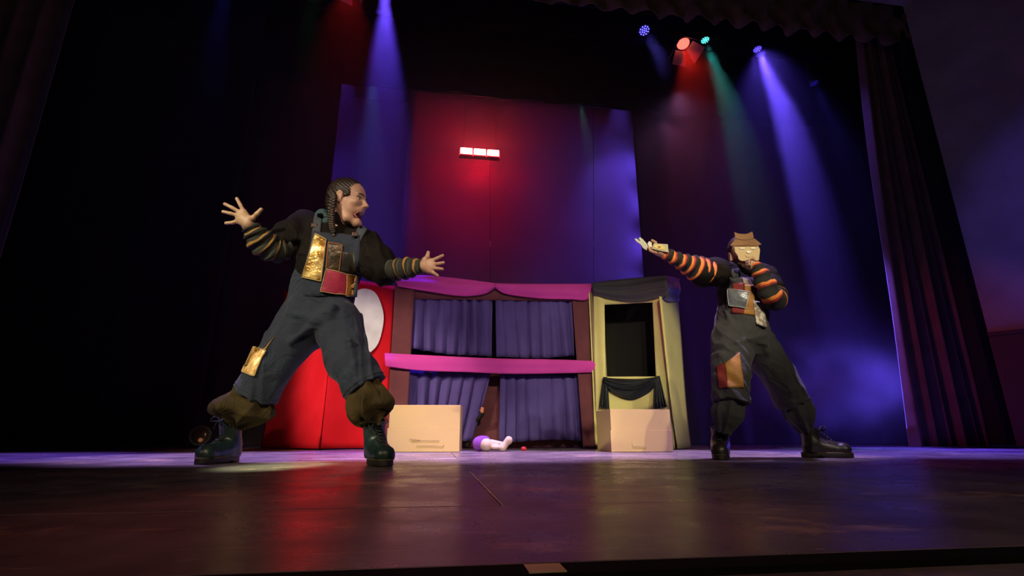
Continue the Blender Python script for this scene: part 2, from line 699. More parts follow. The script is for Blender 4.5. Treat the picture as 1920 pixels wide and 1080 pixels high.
floor_material(M_floor)
M_black = mat('matt_black_paint', (0.012, 0.011, 0.013), 0.8, bump=0.1)
M_drape_black = mat('black_velour', (0.018, 0.013, 0.017), 0.95, nscale=3, bump=0.15, bscale=120, sheen=0.2, spec=0.15)
M_drape_maroon = mat('dark_maroon_velour', (0.085, 0.042, 0.048), 0.95, nscale=2, bump=0.15, bscale=120, sheen=0.3, spec=0.15)
M_drape_grey = mat('mid_grey_backcloth', (0.21, 0.18, 0.24), 0.95, nscale=1.2, bump=0.1, bscale=90, spec=0.15)
M_brown_drape = mat('brown_house_curtain', (0.20, 0.13, 0.095), 0.8, nscale=5, bump=0.1, bscale=140, sheen=0.4, spec=0.15)
M_plaster = mat('painted_plaster', (0.42, 0.40, 0.40), 0.85, nscale=2, bump=0.08, bscale=40)
M_wainscot = mat('dark_wood_wainscot', (0.05, 0.035, 0.03), 0.5, nscale=6, stretch=(1, 1, 0.15), bump=0.1)
M_steel = mat('dark_steel', (0.04, 0.04, 0.045), 0.4, metal=0.8)
M_lampbody = mat('black_lamp_housing', (0.02, 0.02, 0.022), 0.45)
M_tan = mat('bare_tan_wood', (0.55, 0.45, 0.28), 0.7, nscale=30, stretch=(0.2, 1, 1))
M_white = mat('white_tape', (0.8, 0.78, 0.76), 0.7)

# floor: a sub-floor carrying painted hardboard sheets with open joints
fl = link('floor', mesh('floor', *box_verts((0.8, 5.6, -0.06), (9.3, 5.6, 0.047))), M_black, None, False)
tag(fl, 'black painted stage floor worn and scuffed to bare wood in patches', 'floor', kind='structure')
SEAMS = [0.618, 1.10, 2.15, 3.25, 4.4, 5.55, 6.7, 7.85, 9.0, 10.15, 11.1]
rnd = random.Random(3)
for r in range(len(SEAMS) - 1):
    y0, y1 = SEAMS[r], SEAMS[r + 1]
    x = -8.4 + (r % 2) * 1.22
    while x < 10.0:
        x1 = min(x + 2.44, 10.0)
        dz = rnd.uniform(-0.0012, 0.0)
        me = mesh('floor_board', *box_verts(((x + x1) / 2, (y0 + y1) / 2, -0.0065 + dz),
                                          ((x1 - x) / 2 - 0.0018, (y1 - y0) / 2 - 0.0018, 0.0065)))
        bevel_me(me, 0.0012, 1)
        link('floor_board', me, M_floor, fl, False)
        x = x1
# front of the stage: dark joint strip and the lower front deck nearer the seats
nose = link('trim_1', mesh('trim_1', *box_verts((0.8, 0.592, -0.012), (9.3, 0.022, 0.012))), mat('black_rubber_edge', (0.006, 0.006, 0.006), 0.95, spec=0.1), None, False)
tag(nose, 'black rubber nosing strip along the front edge of the stage', 'edge strip', kind='structure')
p0, p1 = AY(988, 1057, 0.585), AY(1058, 1057, 0.585)
box('bare_wood_patch', ((p0.x + p1.x) / 2, 0.590, 0.0006), ((p1.x - p0.x) / 2, 0.017, 0.0008), M_tan, nose, bev=0.0004)
apron = link('trim_2', mesh('trim_2', *box_verts((0.8, 0.30, -0.03), (9.3, 0.27, 0.022))), M_floor, None, False)
tag(apron, 'front deck board of the stage nearest the seats, below the nosing', 'deck board', kind='structure')

wb = link('wall_back', mesh('wall_back', *box_verts((0.8, 11.3, 3.6), (9.3, 0.1, 3.7))), M_black, None, False)
tag(wb, 'black painted back wall of the stage', 'wall', kind='structure')
wl = link('wall_left', mesh('wall_left', *box_verts((-8.6, 8.1, 3.6), (0.1, 3.1, 3.7))), M_black, None, False)
tag(wl, 'black painted side wall in the wings on the left of the stage', 'wall', kind='structure')
wr = link('wall_wing', mesh('wall_wing', *box_verts((10.2, 8.1, 3.6), (0.1, 3.1, 3.7))), M_black, None, False)
tag(wr, 'black painted side wall in the wings on the right of the stage', 'wall', kind='structure')
ce = link('ceiling', mesh('ceiling', *box_verts((0.8, 8.2, 7.4), (9.5, 3.2, 0.1))), M_black, None, False)
tag(ce, 'black painted ceiling above the stage', 'ceiling', kind='structure')
# proscenium: header wall over the valance, black pilaster, splayed house wall with a plaster panel over dark wainscot
hd = link('wall_header', mesh('wall_header', *box_verts((0.8, 4.90, 6.75), (7.0, 0.05, 0.85))), M_plaster, None, False)
tag(hd, 'plaster header wall above the valance of the stage opening', 'wall', kind='structure')
pl = link('wall_pilaster', mesh('wall_pilaster', *box_verts((6.24, 5.20, 3.6), (0.10, 0.24, 3.55))), M_black, None, False)
tag(pl, 'black pilaster at the right side of the stage opening', 'pilaster', kind='structure')
d_sp = Vector((0.55, -0.835, 0)).normalized()
n_sp = Vector((-0.835, -0.55, 0)).normalized()
w0 = Vector((6.25, 4.95, 0))
RS = Matrix((d_sp, -n_sp, Vector((0, 0, 1)))).transposed()
hw = link('wall_right', mesh('wall_right', *box_verts(w0 + d_sp * 2.2 + Vector((0, 0, 3.6)) - n_sp * 0.07, (2.2, 0.06, 3.55), RS)), M_plaster, None, False)
tag(hw, 'pale plaster house wall splayed out beside the stage, lit violet', 'wall', kind='structure')
wn = link('wainscot', mesh('wainscot', *box_verts(w0 + d_sp * 2.2 + Vector((0, 0, 0.62)) + n_sp * 0.012, (2.2, 0.022, 0.60), RS)), M_wainscot, hw, False)
rl = box('dado_rail', w0 + d_sp * 2.2 + Vector((0, 0, 1.235)) + n_sp * 0.03, (2.2, 0.04, 0.022), M_wainscot, hw, RS, 0.006)


def curtain(name, label, x0, x1, z0, z1, y, n, amp, m, seed, nv=10, x0t=None, x1t=None, sharp=0.8, thick=0.01, group=None, bow=0.0,
            cat='curtain', hem=0.0):
    x0t = x0 if x0t is None else x0t
    x1t = x1 if x1t is None else x1t
    wv = folds(1, 1, seed + 90)

    def P(u, v):
        a = x0 + (x0t - x0) * v + bow * math.sin(math.pi * v)
        b = x1 + (x1t - x1) * v
        z = z0 + (z1 - z0) * v
        if hem:
            z += hem * (1 - v) * math.sin(6.283 * n * u + seed)
        return Vector((a + (b - a) * u, y, z))
    o = sheet(name, P, max(24, int(n * 14)), nv, folds(n, amp, seed, sharp), thick, m, None, normal=Vector((0, -1, 0)))
    tag(o, label, cat, group)
    return o


curtain('main_curtain', 'brown pleated house curtain at the left side of the stage opening', -6.2, -4.07, 0.015, 7.2, 5.18, 9, 0.05,
        M_brown_drape, 11)
curtain('main_curtain', 'brown pleated house curtain lit violet at the right side of the stage opening', 5.20, 6.12, 0.012, 5.75, 5.18, 5, 0.055,
        M_brown_drape, 23, nv=24, x0t=5.70, bow=-0.05)
curtain('valance', 'brown pleated valance with a scalloped hem across the top of the stage opening', -6.2, 6.3, 5.28, 6.0, 4.98, 34, 0.03,
        M_brown_drape, 5, nv=6, hem=0.045)
curtain('leg_curtain', 'black velour wing curtain hanging just inside the left house curtain', -7.6, -2.55, 0.01, 7.0, 6.2, 8, 0.05, M_drape_black, 31)
curtain('leg_curtain', 'dark maroon wing curtain behind the performer in profile', -4.6, -1.66, 0.01, 7.0, 7.2, 5, 0.035, M_drape_maroon, 32)
curtain('leg_curtain', 'wide dark maroon wing curtain behind the masked performer', 3.13, 7.9, 0.01, 7.0, 7.2, 7, 0.03, M_drape_maroon, 35)
curtain('border_curtain', 'black overhead border curtain behind the row of stage lamps', -7.5, 7.9, 6.12, 7.2, 6.4, 14, 0.03, M_drape_black, 41, nv=4)
curtain('border_curtain', 'dark overhead border curtain above the glowing red strip light', -7.5, 7.9, 5.38, 7.2, 7.05, 14, 0.03, M_drape_black, 43, nv=4)
curtain('backcloth', 'grey backcloth panel lit red and violet behind the puppet booths', -0.72, 5.4, 0.01, 7.0, 8.7, 3, 0.02, M_drape_grey, 51)
curtain('backcloth', 'grey backcloth panel lit blue at the far left behind the red booth', -4.6, 0.4, 0.01, 7.0, 9.7, 3, 0.02, M_drape_grey, 53)

# ------------------------------------------------------------------ battens and lamps
AIM = Vector((0.08, -0.163, -0.983)).normalized()
bt = thing('lighting_batten', 'dark steel pipe batten carrying the row of stage lamps above the performers', 'batten', (0.8, 5.8, 6.13))
tube('pipe', [Vector((-6.5, 5.8, 6.13)), Vector((7.6, 5.8, 6.13))], 0.024, M_steel, bt)
for k, x in enumerate((-5.8, -2.2, 1.4, 4.2, 6.9)):
    tube('hanger', [Vector((x, 5.8, 6.14)), Vector((x, 5.8, 7.3))], 0.006, M_steel, bt, seg=6)
bt2 = thing('lighting_batten', 'upstage steel pipe batten carrying the lamps in front of the backcloth', 'batten', (0.8, 7.9, 6.1))
tube('pipe', [Vector((-4.5, 7.9, 6.0)), Vector((5.6, 7.9, 6.0))], 0.024, M_steel, bt2)
for k, x in enumerate((-4.0, -1.0, 2.2, 5.2)):
    tube('hanger', [Vector((x, 7.9, 6.0)), Vector((x, 7.9, 7.3))], 0.006, M_steel, bt2, seg=6)


def frame_of(aim):
    q = aim.to_track_quat('-Z', 'Y')
    return q.to_matrix().to_4x4()


def lamp_fixture(name, label, lens_p, aim, col, energy, size, kind, ztop, group, leds=None, strength=30, beam_r=0.05, blend=0.35):
    """lamp hung from a batten at height ztop; lens_p is the middle of its front glass"""
    t = thing(name, label, 'stage lamp', (lens_p.x, lens_p.y, lens_p.z), group)
    M = Matrix.Translation(lens_p) @ frame_of(aim)
    rad = (0.085 if leds == 'blue' else 0.066) if kind == 'led' else 0.10
    ln = 0.16 if kind == 'led' else 0.24
    # front of the housing is local z = 0 looking to -z
    link('housing', lathe_me('housing', [(rad * 0.93, 0.004), (rad, -0.012), (rad, 0.03), (rad * 0.96, ln * 0.7), (rad * 0.7, ln), (rad * 0.2, ln + 0.015)], M), M_lampbody, t)
    yk = [M @ Vector((rad + 0.012, 0, 0.08)), M @ Vector((rad + 0.02, 0, 0.2)), M @ Vector((0.0, 0, ln + 0.09)), M @ Vector((-rad - 0.02, 0, 0.2)), M @ Vector((-rad - 0.012, 0, 0.08))]
    tube('yoke', yk, 0.009, M_steel, t, seg=6, n=20)
    top = M @ Vector((0, 0, ln + 0.09))
    tube('clamp', [top, Vector((top.x, 5.8 if ztop > 6.05 else 7.9, ztop + 0.03))], 0.014, M_steel, t, seg=8)
    if kind == 'led':
        em = emit('led_glow_' + leds, tuple(0.5 * c for c in col[:2]) + (col[2],) if col[2] == 1.0 else col, 0.25 if leds == 'faintblue' else 7.0)
        for i, (rr, n) in enumerate(((0.0, 1), (rad * 0.38, 6), (rad * 0.75, 10))):
            for k in range(n):
                a = 6.283 * k / n
                Mk = M @ Matrix.Translation((rr * math.cos(a), rr * math.sin(a), -0.002))
                link('led', lathe_me('led', [(rad * 0.11, 0.0), (rad * 0.11, -0.004), (rad * 0.07, -0.008)], Mk, 8), em, t)
    else:
        link('lens', lathe_me('lens', [(rad * 0.9, 0.002), (rad * 0.85, -0.012), (rad * 0.5, -0.03), (rad * 0.1, -0.036)], M), emit('lens_glow_' + leds, (1.0, 0.10, 0.07), strength), t)
        for k in range(4):
            Rk = M @ Matrix.Rotation(k * math.pi / 2, 4, 'Z') @ Matrix.Translation((rad * 1.05, 0, -0.012)) @ Matrix.Rotation(math.radians(-28), 4, 'Y')
            hw_ = 0.10 if k % 2 == 0 else 0.085
            vs = [Vector((0, -hw_ * 0.8, 0)), Vector((0, hw_ * 0.8, 0)), Vector((0, hw_ * 1.35, -0.23)), Vector((0, -hw_ * 1.35, -0.23))]
            vs = [Rk @ v for v in vs] + [Rk @ (v + Vector((0.003, 0, 0))) for v in vs]
            fs = [(0, 1, 2, 3), (7, 6, 5, 4), (0, 4, 5, 1), (1, 5, 6, 2), (2, 6, 7, 3), (3, 7, 4, 0)]
            link('barn_door', mesh('barn_door', vs, fs), mat('barn_door_metal', (0.35, 0.33, 0.33), 0.5, metal=0.3), t, False)
    if leds == 'violet' and ztop > 6.05:
        spot('spill', lens_p + aim * 0.045, lens_p + aim, 170, col, 90, 1.0, beam_r)
    sp = spot('beam', lens_p + aim * 0.045, lens_p + aim, energy, col, size, blend, beam_r)
    return t


G1 = 'coloured lamps on the front batten'
VIO = (0.13, 0.07, 1.0)
BLU = (0.10, 0.06, 1.0)
TEAL = (0.06, 0.75, 0.70)
RED = (1.0, 0.03, 0.02)
L = lambda px, py: AY(px, py, 5.8)
lamp_fixture('led_par', 'round lamp with blue dots lit, leftmost in the row under the valance', L(1208, 57), (AIM + Vector((0, -0.25, 0))).normalized(), (0.16, 0.13, 1.0), 220, 15, 'led', 6.13, G1, 'blue', 5)
lamp_fixture('barn_door_lamp', 'red lamp with open barn doors between the blue and the teal lamp', L(1281, 82), (AIM + Vector((-0.04, -0.12, 0))).normalized(), RED, 140, 50, 'fresnel', 6.13, G1, 'red', 3)
lamp_fixture('led_par', 'teal lamp throwing a blue-green beam beside the red barn door lamp', L(1322, 75), AIM, TEAL, 480, 15, 'led', 6.13, G1, 'teal', 5)
lamp_fixture('led_par', 'violet lamp with the bright beam, rightmost in the row under the valance', L(1420, 92), AIM, VIO, 6000, 16, 'led', 6.13, G1, 'violet', 5)
lamp_fixture('led_par', 'dim blue lamp above the top edge, far left over the wings', L(432, -60), AIM, BLU, 45, 13, 'led', 6.13, G1, 'blue', 5)
lamp_fixture('barn_door_lamp', 'red barn door lamp above the top edge over the performer in profile', L(655, -40), AIM, RED, 50, 40, 'fresnel', 6.13, G1, 'red', 3)
lamp_fixture('led_par', 'dim green lamp above the top edge beside the left red lamp', L(590, -45), AIM, (0.1, 0.6, 0.25), 12, 14, 'led', 6.13, G1, 'green', 3)
lamp_fixture('led_par', 'bright blue lamp above the top edge over the red strip light', L(722, -35), AIM, (0.13, 0.06, 1.0), 3200, 15, 'led', 6.13, G1, 'blue', 5)
lamp_fixture('led_par', 'faint blue lamp hanging lowest at the right end above the smoke', AY(1526, 156, 5.8), AIM, BLU, 60, 18, 'led', 6.13, G1, 'faintblue', 5, blend=0.8)
G2 = 'lamps on the upstage batten'
L2 = lambda px, py: AY(px, py, 7.9)
lamp_fixture('led_par', 'pale blue lamp behind the border curtain, left of the red strip light', L2(699, 130), AIM, (0.12, 0.30, 1.0), 260, 16, 'led', 6.0, G2, 'paleblue', 5)
lamp_fixture('led_par', 'green lamp behind the border curtain, right of the red strip light', L2(1084, 182), AIM, (0.04, 0.75, 0.5), 130, 14, 'led', 6.0, G2, 'seagreen', 5)
lamp_fixture('led_par', 'violet lamp at the right end behind the border curtain', L2(1160, 172), Vector((0.06, 0.28, -0.96)).normalized(), (0.17, 0.09, 1.0), 160, 62, 'led', 6.0, G2, 'violet', 5, blend=0.9)
lamp_fixture('led_par', 'violet lamp at the left end behind the border curtain', L2(640, 120), Vector((0.12, 0.30, -0.95)).normalized(), (0.13, 0.06, 1.0), 100, 60, 'led', 6.0, G2, 'violet', 5, blend=0.9)

# red strip light with three cells, hung in front of the backcloth
sl = thing('strip_light', 'red glowing strip light with three white-hot cells hung before the backcloth', 'stage lamp', tuple(AY(899, 285, 8.05)))
c0, c1 = AY(862, 282, 8.05), AY(937, 289, 8.05)
zc = (c0.z + c1.z) / 2
wcell = (c1.x - c0.x) / 3
yy = 8.05
box('housing', ((c0.x + c1.x) / 2, yy + 0.06, zc), (wcell * 1.54, 0.05, 0.085), M_lampbody, sl, bev=0.008)
for k in range(3):
    cx = c0.x + wcell * (k + 0.5)
    box('lamp_cell', (cx, yy - 0.005, zc), (wcell * 0.44, 0.02, 0.058), emit('strip_cell_glow', (1.0, 0.30, 0.22), 14), sl, bev=0.012)
    box('cell_frame', (cx, yy + 0.0, zc - 0.075), (wcell * 0.47, 0.03, 0.006), mat('red_cell_rim', (0.5, 0.05, 0.05), 0.4), sl, bev=0.002)
for s in (-1, 1):
    tube('hanger', [Vector(((c0.x + c1.x) / 2 + s * wcell * 1.2, yy + 0.07, zc + 0.08)), Vector(((c0.x + c1.x) / 2 + s * wcell * 1.2, 7.9, 6.0))], 0.003, M_lampbody, sl, seg=6)
pd = bpy.data.lights.new('strip_glow', 'AREA')
pd.shape = 'RECTANGLE'
pd.size, pd.size_y = wcell * 3, 0.11
pd.energy = 70
pd.color = (1.0, 0.01, 0.02)
po = bpy.data.objects.new('strip_glow', pd)
COL.objects.link(po)
po.location = ((c0.x + c1.x) / 2, yy - 0.06, zc)
po.rotation_euler = (math.radians(90 - 8), 0, 0)
bd = bpy.data.lights.new('strip_halo_fill', 'POINT')      # unseen light added behind the housing to make the red halo
bd.energy = 26
bd.color = (1.0, 0.01, 0.02)
bd.shadow_soft_size = 0.08
bo = bpy.data.objects.new('strip_halo_fill', bd)
COL.objects.link(bo)
bo.location = ((c0.x + c1.x) / 2, yy + 0.16, zc)
for nm, px, y0_, y1_, lab in (('hanging_cable', 919, 303, 530, 'thin black cable hanging from the red strip light behind the pink booth'),
                            ('hanging_cable', 1113, 215, 530, 'thin black cable hanging from the border right of the red strip light')):
    t = thing(nm, lab, 'cable', tuple(AY(px, y1_, 8.0)))
    a, b = AY(px - 1, y0_ - 14, 8.062) if y0_ > 250 else Vector((AY(px, 215, 7.9).x, 7.9, 6.0)), AY(px, y1_ + 90, 8.0)
    tube('cord', [a, (a + b) / 2 + Vector((0.004, 0, 0)), b], 0.0042, mat('black_cable_rubber', (0.01, 0.01, 0.01), 0.6), t, seg=6, n=12)
    q0, q1 = AY(px, 452, 8.0), AY(px, 463, 8.0)
    tube('tape_band', [q0, q1], 0.009, M_white, t, seg=8)

# dim round lamp standing on the floor in the left wings
p = AY(372, 834, 6.05)
p.z = 0
t = thing('floor_lamp', 'small dark round lamp standing on the floor beside the left wing curtain', 'stage lamp', tuple(p))
Mx = Matrix.Translation(p + Vector((0, 0, 0.13))) @ frame_of(Vector((0.1, -1, 0.12)).normalized())
link('housing', lathe_me('housing', [(0.09, 0.0), (0.105, -0.01), (0.105, 0.03), (0.09, 0.12), (0.04, 0.17)], Mx), mat('grey_lamp_housing', (0.10, 0.09, 0.10), 0.5), t)
link('lens', lathe_me('lens', [(0.086, 0.002), (0.08, -0.006), (0.04, -0.012), (0.01, -0.014)], Mx), mat('amber_lens', (0.10, 0.05, 0.03), 0.2), t)
link('lamp_bulb', lathe_me('lamp_bulb', [(0.004, 0.01), (0.018, 0.0), (0.022, -0.016), (0.012, -0.03), (0.003, -0.034)], Mx @ Matrix.Translation((-0.02, -0.05, -0.008))), emit('amber_bulb', (1.0, 0.35, 0.15), 0.15), t)
for s in (-1, 1):
    box('bracket', p + Vector((s * 0.112, 0.02, 0.075)), (0.005, 0.02, 0.075), M_steel, t, bev=0.001)
box('base', p + Vector((0, 0.02, 0.006)), (0.12, 0.05, 0.006), M_steel, t, bev=0.002)

# ================================================================== PUPPET BOOTHS
M_red = mat('red_felt', (0.62, 0.014, 0.026), 0.92, (0.54, 0.010, 0.020), nscale=5, bump=0.15, bscale=150, spec=0.03)
M_whitecloth = mat('white_cotton', (0.88, 0.92, 1.0), 0.9, nscale=4, bump=0.1, bscale=80, spec=0.03)
M_maroon = mat('maroon_cotton', (0.115, 0.040, 0.050), 0.92, (0.095, 0.032, 0.040), nscale=6, bump=0.15, bscale=160, spec=0.03)
M_purple = mat('purple_cotton', (0.080, 0.058, 0.215), 0.9, (0.066, 0.048, 0.18), nscale=4, bump=0.12, bscale=160, spec=0.03)
M_pink = mat('hot_pink_jersey', (0.50, 0.055, 0.34), 0.8, (0.46, 0.048, 0.31), nscale=4, bump=0.1, bscale=120, spec=0.03)
M_lime = mat('lime_felt', (0.60, 0.57, 0.22), 0.9, (0.55, 0.52, 0.20), nscale=5, bump=0.15, bscale=150, spec=0.03)
M_darkcloth = mat('charcoal_satin', (0.030, 0.032, 0.042), 0.55, nscale=6, bump=0.1, bscale=90, sheen=0.3)
M_velvet = mat('black_green_velvet', (0.006, 0.011, 0.014), 0.38, nscale=5, bump=0.1, bscale=120, sheen=0.15)
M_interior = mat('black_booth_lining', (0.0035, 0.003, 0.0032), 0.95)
M_pole = mat('booth_frame_wood', (0.20, 0.14, 0.09), 0.7, nscale=8, stretch=(1, 1, 0.1))


def wob(seed, amp=0.008, f=2.0):
    r = random.Random(seed)
    a, b, c = r.uniform(0, 6), r.uniform(0, 6), r.uniform(0, 6)
    return lambda u, v: amp * (math.sin(6.28 * f * u + a + 2 * v) + 0.6 * math.sin(6.28 * f * 0.6 * v + b) + 0.4 * math.sin(9 * u * f + 5 * v + c))


def px_quad(pts, place):
    """pts: bottom-left, bottom-right, top-right, top-left pixels; place(px, py) -> point"""
    return quad(*[place(*p) for p in pts])


# ---- red booth: two felt-covered sides meeting at an upright corner, white disc on the one beside the pink booth
RA, RB, RC = ground(A(497, 835, 5.62)), ground(A(600, 842, 5.05)), ground(A(722, 840, 5.42))
Hred = AV(690, 528, RB, RC).z
rb = thing('red_booth', 'red felt folding booth with a white disc behind the performer in profile', 'booth', tuple(RB))
up = Vector((0, 0, Hred))
kick = Vector((0, 0, 0.012))


def flare(a, b, o_a, o_b):
    def P(u, v):
        p = a + (b - a) * u + kick + (up - kick) * v
        return p + (o_a * (1 - u) + o_b * u) * (0.05 * (1 - v) ** 3)
    return P


out1 = Vector((-(RB - RA).y, (RB - RA).x, 0)).normalized()
out1 = out1 if out1.y < 0 else -out1
out2 = Vector((-(RC - RB).y, (RC - RB).x, 0)).normalized()
out2 = out2 if out2.y < 0 else -out2
oc = (out1 + out2).normalized()
sheet('side_panel', flare(RA, RB, out1, oc), 24, 30, wob(1, 0.006, 1.5), 0.012, M_red, rb)
pr = sheet('front_panel', flare(RB, RC, oc, out2), 24, 30, wob(2, 0.005, 1.3), 0.012, M_red, rb)
RD = RC + (RA - RB) * 0.9
cs = flare(RB, RC, oc, out2)
tube('corner_seam', [cs(0, k / 12) - oc * 0.004 for k in range(13)], 0.014, M_red, rb, seg=8)
sheet('rear_panel', flare(RD, RA, -out2, -out2), 10, 10, None, 0.012, M_red, rb)
for p in (RA, RB, RC):
    q = p + Vector((0, 0.06, 0))
    tube('frame_pole', [q + Vector((0, 0, 0.0)), q + Vector((0, 0, Hred - 0.03))], 0.016, M_pole, rb, seg=8)
dc = AV(682, 603, RB, RC)
dx_ = (RC - RB).normalized()
rx = (AV(717, 603, RB, RC) - dc).length
rz = AV(682, 541, RB, RC).z - dc.z
V, Fs = [], []
for lay in (0.026, 0.018):
    V.append(dc + out2 * (lay + 0.004))
    for k in range(48):
        a = 6.2832 * k / 48
        w_ = 1 + 0.012 * math.sin(7 * a)
        V.append(dc + dx_ * (rx * w_ * math.cos(a)) + Vector((0, 0, rz * w_ * math.sin(a))) + out2 * (lay + 0.004 * math.sin(3 * a)))
for k in range(48):
    k2 = (k + 1) % 48
    Fs += [(0, 1 + k, 1 + k2), (49, 50 + k2, 50 + k), (1 + k, 50 + k, 50 + k2, 1 + k2)]
tag(link('disc', mesh('disc', V, Fs), M_whitecloth, rb, False), 'round white cloth disc on the red felt')

# ---- middle booth: maroon cloth frame, purple curtains in two openings, pink swags and band
YB = 5.32
mb = thing('puppet_booth', 'two-storey puppet booth with purple curtains, maroon sides and hot pink bands', 'booth', tuple(ground(AY(920, 842, YB))))
on = lambda px, py: AY(px, py, YB)
onp = lambda dy: (lambda px, py: AY(px, py, YB + dy))


def low(q):
    """bring a panel's foot down to just above the floor"""
    P0 = q

    def P(u, v):
        p = P0(u, v)
        b = P0(u, 0)
        if v < 1:
            p = p.copy()
            p.z -= (b.z - 0.008) * (1 - v)
        return p
    return P


sheet('side_panel', low(px_quad([(722, 842), (760, 841), (779, 527), (742, 522)], on)), 12, 40, wob(3, 0.007, 1.0), 0.01, M_maroon, mb)
sheet('side_panel', low(px_quad([(1093, 841), (1119, 841), (1111, 536), (1071, 533)], on)), 12, 40, wob(4, 0.007, 1.0), 0.01, M_maroon, mb)
sheet('top_board', px_quad([(760, 560), (1100, 565), (1100, 536), (760, 524)], onp(0.015)), 20, 3, wob(5, 0.004, 2), 0.01, M_maroon, mb)
sheet('back_skirt', low(px_quad([(752, 842), (1098, 842), (1096, 676), (760, 672)], onp(0.24))), 40, 10, folds(5, 0.008, 61), 0.008, M_maroon, mb)
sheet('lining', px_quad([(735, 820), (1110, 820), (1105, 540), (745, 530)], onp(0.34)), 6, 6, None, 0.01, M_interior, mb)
for px_t, px_b, lab in ((742, 722, 'l'), (1111, 1119, 'r')):
    a, b = ground(AY(px_b, 842, YB)), AY(px_t, 530, YB)
    back = Vector((0, 0.36, 0))
    sheet('return_panel', quad(a + back + Vector((0, 0, .008)), a + Vector((0, 0.02, .008)), Vector((b.x, b.y + 0.02, b.z)), b + back), 10, 14, wob(6, 0.005, 1), 0.008, M_maroon, mb)
for px_ in (731, 1115):
    a = ground(AY(px_, 842, YB + 0.05))
    tube('frame_pole', [a, a + Vector((0, 0, 1.66))], 0.016, M_pole, mb, seg=8)
# curtains


def curtain_folds(n, amp, seed):
    """broad rounded pleats with narrow deep valleys between them"""
    r = random.Random(seed)
    ph = [r.uniform(0, 6.28) for _ in range(4)]

    def d(u, v):
        x = u + 0.02 * math.sin(7 * u + ph[0]) + 0.010 * math.sin(3 * v + ph[1] + 9 * u)
        s = abs(math.sin(math.pi * n * x + ph[2])) ** 0.62
        return amp * (s - 0.9) * (0.7 + 0.3 * math.sin(11 * u + ph[3])) + amp * 0.15 * math.sin(40 * x + 2 * v + ph[3])
    return d


cu = [
    ('upper_curtain', [(771, 655), (922, 670), (924, 548), (779, 541)], 7, 71, -0.012),
    ('upper_curtain', [(931, 671), (1078, 668), (1071, 560), (929, 552)], 7, 73, -0.012),
    ('lower_curtain', [(757, 829), (886, 829), (921, 700), (763, 693)], 7, 75, -0.0),
    ('lower_curtain', [(936, 828), (1091, 826), (1084, 702), (938, 701)], 7, 77, -0.0),
]
for i, (nm, q, n, sd, dy) in enumerate(cu):
    fd = curtain_folds(n, 0.085, sd)
    hem = random.Random(sd)
    h1, h2 = hem.uniform(0, 6), hem.uniform(4, 7)
    base_q = px_quad(q, onp(0.045 + dy + (0.03 if 'lower' in nm else 0)))

    def P(u, v, bq=base_q, h1=h1, h2=h2):
        p = bq(u, v).copy()
        p.z += (1 - v) ** 2 * 0.012 * math.sin(h2 * u + h1)
        return p
    sheet(nm, P, 170, 14, lambda u, v, fd=fd: fd(u, v) * (0.55 + 0.45 * (1 - v)), 0.004, M_purple, mb, normal=Vector((0, -1, 0)))
    rod0, rod1 = base_q(0, 0.985), base_q(1, 0.985)
    tube('curtain_rod', [rod0 + Vector((0, 0.035, 0)), rod1 + Vector((0, 0.035, 0))], 0.007, M_pole, mb, seg=6)


def band(name, top, bot, Y, m, parent, nfold, amp, seed, nu=60, nv=12, taper=None):
    """draped band between two pixel polylines"""
    T = smooth_path([AY(x, y, Y) for x, y in top], nu)
    B = smooth_path([AY(x, y, Y) for x, y in bot], nu)
    r = random.Random(seed)
    ph = [r.uniform(0, 6) for _ in range(3)]

    def P(u, v):
        i = min(int(round(u * nu)), nu)
        return B[i] * (1 - v) + T[i] * v

    def dsp(u, v):
        a = amp * (math.sin(nfold * 6.28 * v + ph[0] + 3 * u) + 0.5 * math.sin(nfold * 11 * v + ph[1] - 4 * u))
        a += 0.02 * math.sin(math.pi * v)
        return a * (taper(u) if taper else 1)
    return sheet(name, P, nu, nv, dsp, 0.008, m, parent, normal=Vector((0, -1, 0)))


band('pink_swag', [(739, 521), (790, 516), (850, 521), (927, 531)], [(746, 537), (800, 546), (865, 555), (908, 551), (929, 540)], YB - 0.03, M_pink, mb, 1.2, 0.008, 81)
band('pink_swag', [(927, 531), (1000, 532), (1060, 532), (1110, 532)], [(929, 540), (950, 551), (1010, 559), (1070, 561), (1100, 562), (1110, 545)], YB - 0.028, M_pink, mb, 1.0, 0.006, 83)
band('pink_band', [(721, 662), (800, 666), (930, 672), (1040, 674), (1121, 677)], [(723, 687), (790, 695), (880, 698), (960, 701), (1050, 700), (1119, 698)], YB - 0.035, M_pink, mb, 0.8, 0.006, 85)
# small orange hand of a puppet peeping through the slit of the lower curtain
hp = AY(904, 771, YB + 0.03)
pu = thing('hand_puppet', 'small orange puppet hand with a dark cuff peeping between the lower purple curtains', 'puppet', tuple(hp))
f = Field(hp - Vector((0.06, 0.06, 0.09)), hp + Vector((0.06, 0.08, 0.06)), 0.0035)
f.ell(hp, (0.018, 0.014, 0.02))
for k, (dx, dz) in enumerate(((-0.010, 0.034), (0.002, 0.037), (0.013, 0.030), (-0.022, 0.012))):
    f.cone(hp, hp + Vector((dx, -0.012, dz)), 0.008, 0.006, 0.004)
link('palm', f.mesh('palm'), mat('orange_felt', (0.62, 0.22, 0.10), 0.8), pu)
tube('cuff', [hp + Vector((0.004, 0.004, -0.012)), hp + Vector((0.004, 0.014, -0.03)), hp + Vector((-0.01, 0.04, -0.045))], lambda s: 0.016 + 0.006 * s, M_interior, pu, n=8, wob=lambda s, a: 0.06 * math.sin(5 * a))
tube('arm', [hp + Vector((-0.01, 0.04, -0.045)), hp + Vector((-0.07, 0.085, -0.12)), hp + Vector((-0.14, 0.09, -hp.z + 0.02))], 0.020, M_interior, pu, n=8)

